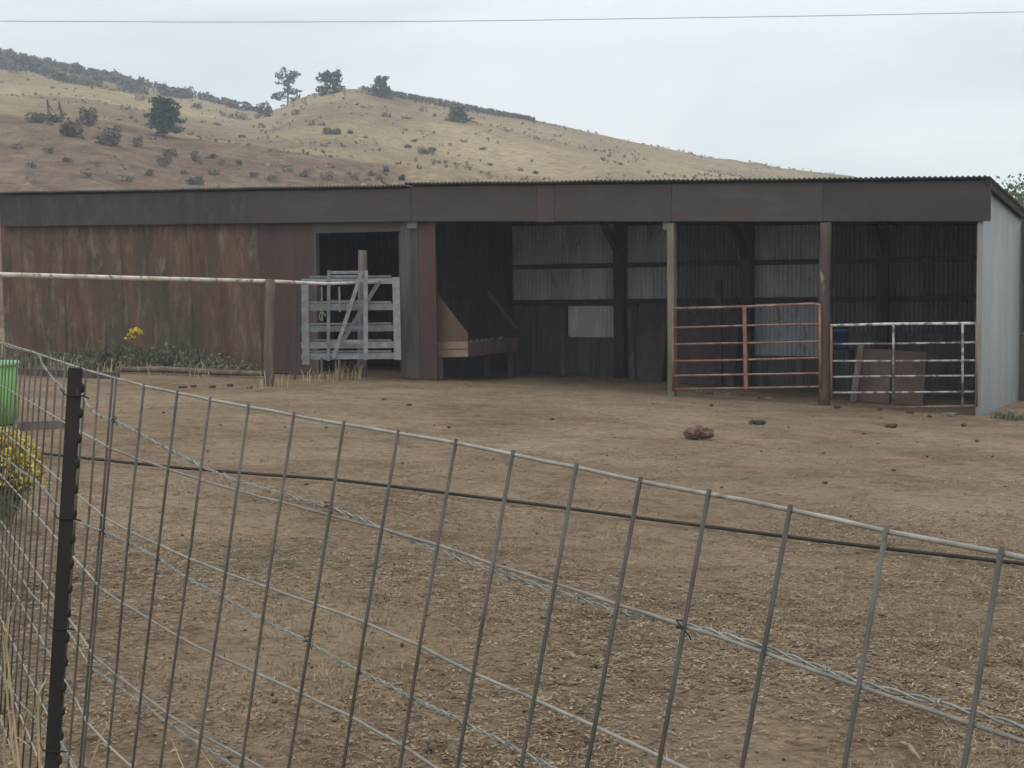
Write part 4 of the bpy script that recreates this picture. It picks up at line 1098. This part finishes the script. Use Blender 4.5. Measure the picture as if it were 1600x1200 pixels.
for k in range(14): 
    x = R(-1.25, -.8); blades(mb, Vector((x, R(3.5, 4.0), 0)), 12, R(.1, .3), .12, .0025, .6)
one(mb, 'grass_tuft', M['dry'], Vector((-1.1, 3.8, g(-1.1, 3.8))), 'short dry grass at the fence foot in the lower left corner', 'grass')

# ------------------------------------------------------------------ overhead wire, tree behind the shed
pts = [P(px, py, 60) for px, py in ((-900, 10), (-300, 29), (0, 33), (300, 34.5), (600, 34), (800, 32), (1000, 29), (1300, 24.5), (1600, 18.5), (1900, 10), (2500, -15))]
mb = MB(); mb.tube(resample(pts, 2.0), .013, 6); one(mb, 'overhead_wire', M['cable'], pts[5], 'single thin overhead wire crossing the whole sky', 'wire', smooth=True)
def broad(px, py, Y, hpx, wpx, label, name, seed):
    random.seed(seed); base = P(px, py, Y); z0 = g(base.x, base.y); H = base.z - z0; s = Y / FPX
    p = Vector((base.x, base.y, z0)); t = thing(name, label, 'tree', p)
    mb = MB(); mb.tube([p, p + Vector((.1, 0, H * .5)), p + Vector((0, 0, H * .9))], [.22, .16, .05], 8)
    lv = MB()
    for i in range(46):
        a = R(0, 6.28); f = R(.42, 1); L = wpx * s * .5 * math.sqrt(max(.05, 1 - ((f - .65) / .42) ** 2)) * R(.35, 1)
        b = p + Vector((0, 0, H * (f - .15))); e = p + Vector((math.cos(a) * L, math.sin(a) * L, H * f))
        mb.tube([b, b.lerp(e, .5) + Vector((0, 0, .1)), e], [.05, .03, .012], 5)
        for k in range(4):
            c = b.lerp(e, R(.5, 1.05)) + Vector((R(-.4, .4), R(-.4, .4), R(-.3, .4)))
            for _ in range(20): lv.leaf(c + Vector((R(-.35, .35), R(-.35, .35), R(-.28, .28))), R(.09, .2), .6)
    mb.build('trunk', M['bark'], t); lv.build('crown', M['cotton'], t); random.seed(seed + 5)
broad(1590, 296, 46, 200, 150, 'grey green leafy tree behind the right end of the shed', 'broadleaf_tree', 31)
broad(1690, 290, 52, 200, 120, 'second leafy tree farther right behind the shed', 'broadleaf_tree', 37)

# ------------------------------------------------------------------ light
HAZE = 0.0013
if HAZE:
    b, t = 560, 100
    mb = MB(); mb.hexa([(-b, -65, -3.2), (b, -65, -3.2), (b, 550, -3.2), (-b, 550, -3.2), (-b, -65, t), (b, -65, t), (b, 550, t), (-b, 550, t)])
    m = bpy.data.materials.new('haze_air'); m.use_nodes = True; nt = m.node_tree; nt.nodes.clear()
    out = nt.nodes.new('ShaderNodeOutputMaterial'); pv = nt.nodes.new('ShaderNodeVolumePrincipled')
    pv.inputs['Color'].default_value = (.8, .89, 1.0, 1); pv.inputs['Density'].default_value = HAZE; pv.inputs['Anisotropy'].default_value = 0
    nt.links.new(pv.outputs[0], out.inputs['Volume'])
    o = mb.build('haze', m); o['kind'] = 'stuff'; o['label'] = 'thin pale haze in the air'

SUN_EL, SUN_AZ = math.radians(48), math.radians(200)
w = bpy.data.worlds.new('World'); scene.world = w; w.use_nodes = True; nt = w.node_tree
bg = nt.nodes['Background']; bg.inputs['Strength'].default_value = .1
sky = nt.nodes.new('ShaderNodeTexSky'); sky.sky_type = 'NISHITA'; sky.sun_disc = False; sky.sun_elevation = SUN_EL; sky.sun_rotation = SUN_AZ
tc = nt.nodes.new('ShaderNodeTexCoord'); mp = nt.nodes.new('ShaderNodeMapping'); mp.inputs['Scale'].default_value = (1, 1, 3.2)
nt.links.new(tc.outputs['Generated'], mp.inputs[0])
n1 = noise_f(nt, mp.outputs[0], 4.2, 5, .5, .6)
cl = ramp(nt, n1, [(.34, (9.7, 10.35, 10.35)), (.5, (10.9, 11.4, 11.4)), (.64, (12.6, 12.85, 12.85))])
sep = nt.nodes.new('ShaderNodeSeparateXYZ'); nt.links.new(tc.outputs['Generated'], sep.inputs[0])
mr = nd(nt, 'ShaderNodeMapRange'); mr.inputs[1].default_value = .15; mr.inputs[2].default_value = 1; mr.inputs[3].default_value = 1; mr.inputs[4].default_value = 1.55
nt.links.new(sep.outputs['Z'], mr.inputs[0])
vm = nt.nodes.new('ShaderNodeVectorMath'); vm.operation = 'SCALE'; nt.links.new(cl, vm.inputs[0]); nt.links.new(mr.outputs[0], vm.inputs['Scale'])
c = mixc(nt, .93, sky.outputs[0], vm.outputs[0])
nt.links.new(c, bg.inputs['Color'])
sd = bpy.data.lights.new('sun', 'SUN'); sd.energy = .6; sd.angle = math.radians(25); sd.color = (1, .97, .92)
so = bpy.data.objects.new('sun', sd); COL.objects.link(so)
dirv = Vector((math.sin(SUN_AZ) * math.cos(SUN_EL), math.cos(SUN_AZ) * math.cos(SUN_EL), math.sin(SUN_EL)))
so.rotation_euler = dirv.to_track_quat('Z', 'Y').to_euler(); so.location = (0, -10, 40)

# ------------------------------------------------------------------ camera
cd = bpy.data.cameras.new('camera'); cam = bpy.data.objects.new('camera', cd); COL.objects.link(cam)
cd.sensor_width = 36; cd.lens = 36 * FPX / 1600; cd.clip_end = 3000; cd.clip_start = .05
from mathutils import Matrix
cam.matrix_world = Matrix(((rt.x, up.x, -fwd.x, EYE.x), (rt.y, up.y, -fwd.y, EYE.y), (rt.z, up.z, -fwd.z, EYE.z), (0, 0, 0, 1)))
scene.camera = cam
vs = scene.view_settings; vs.view_transform = 'Standard'; vs.look = 'None'; vs.exposure = 0; vs.gamma = 1
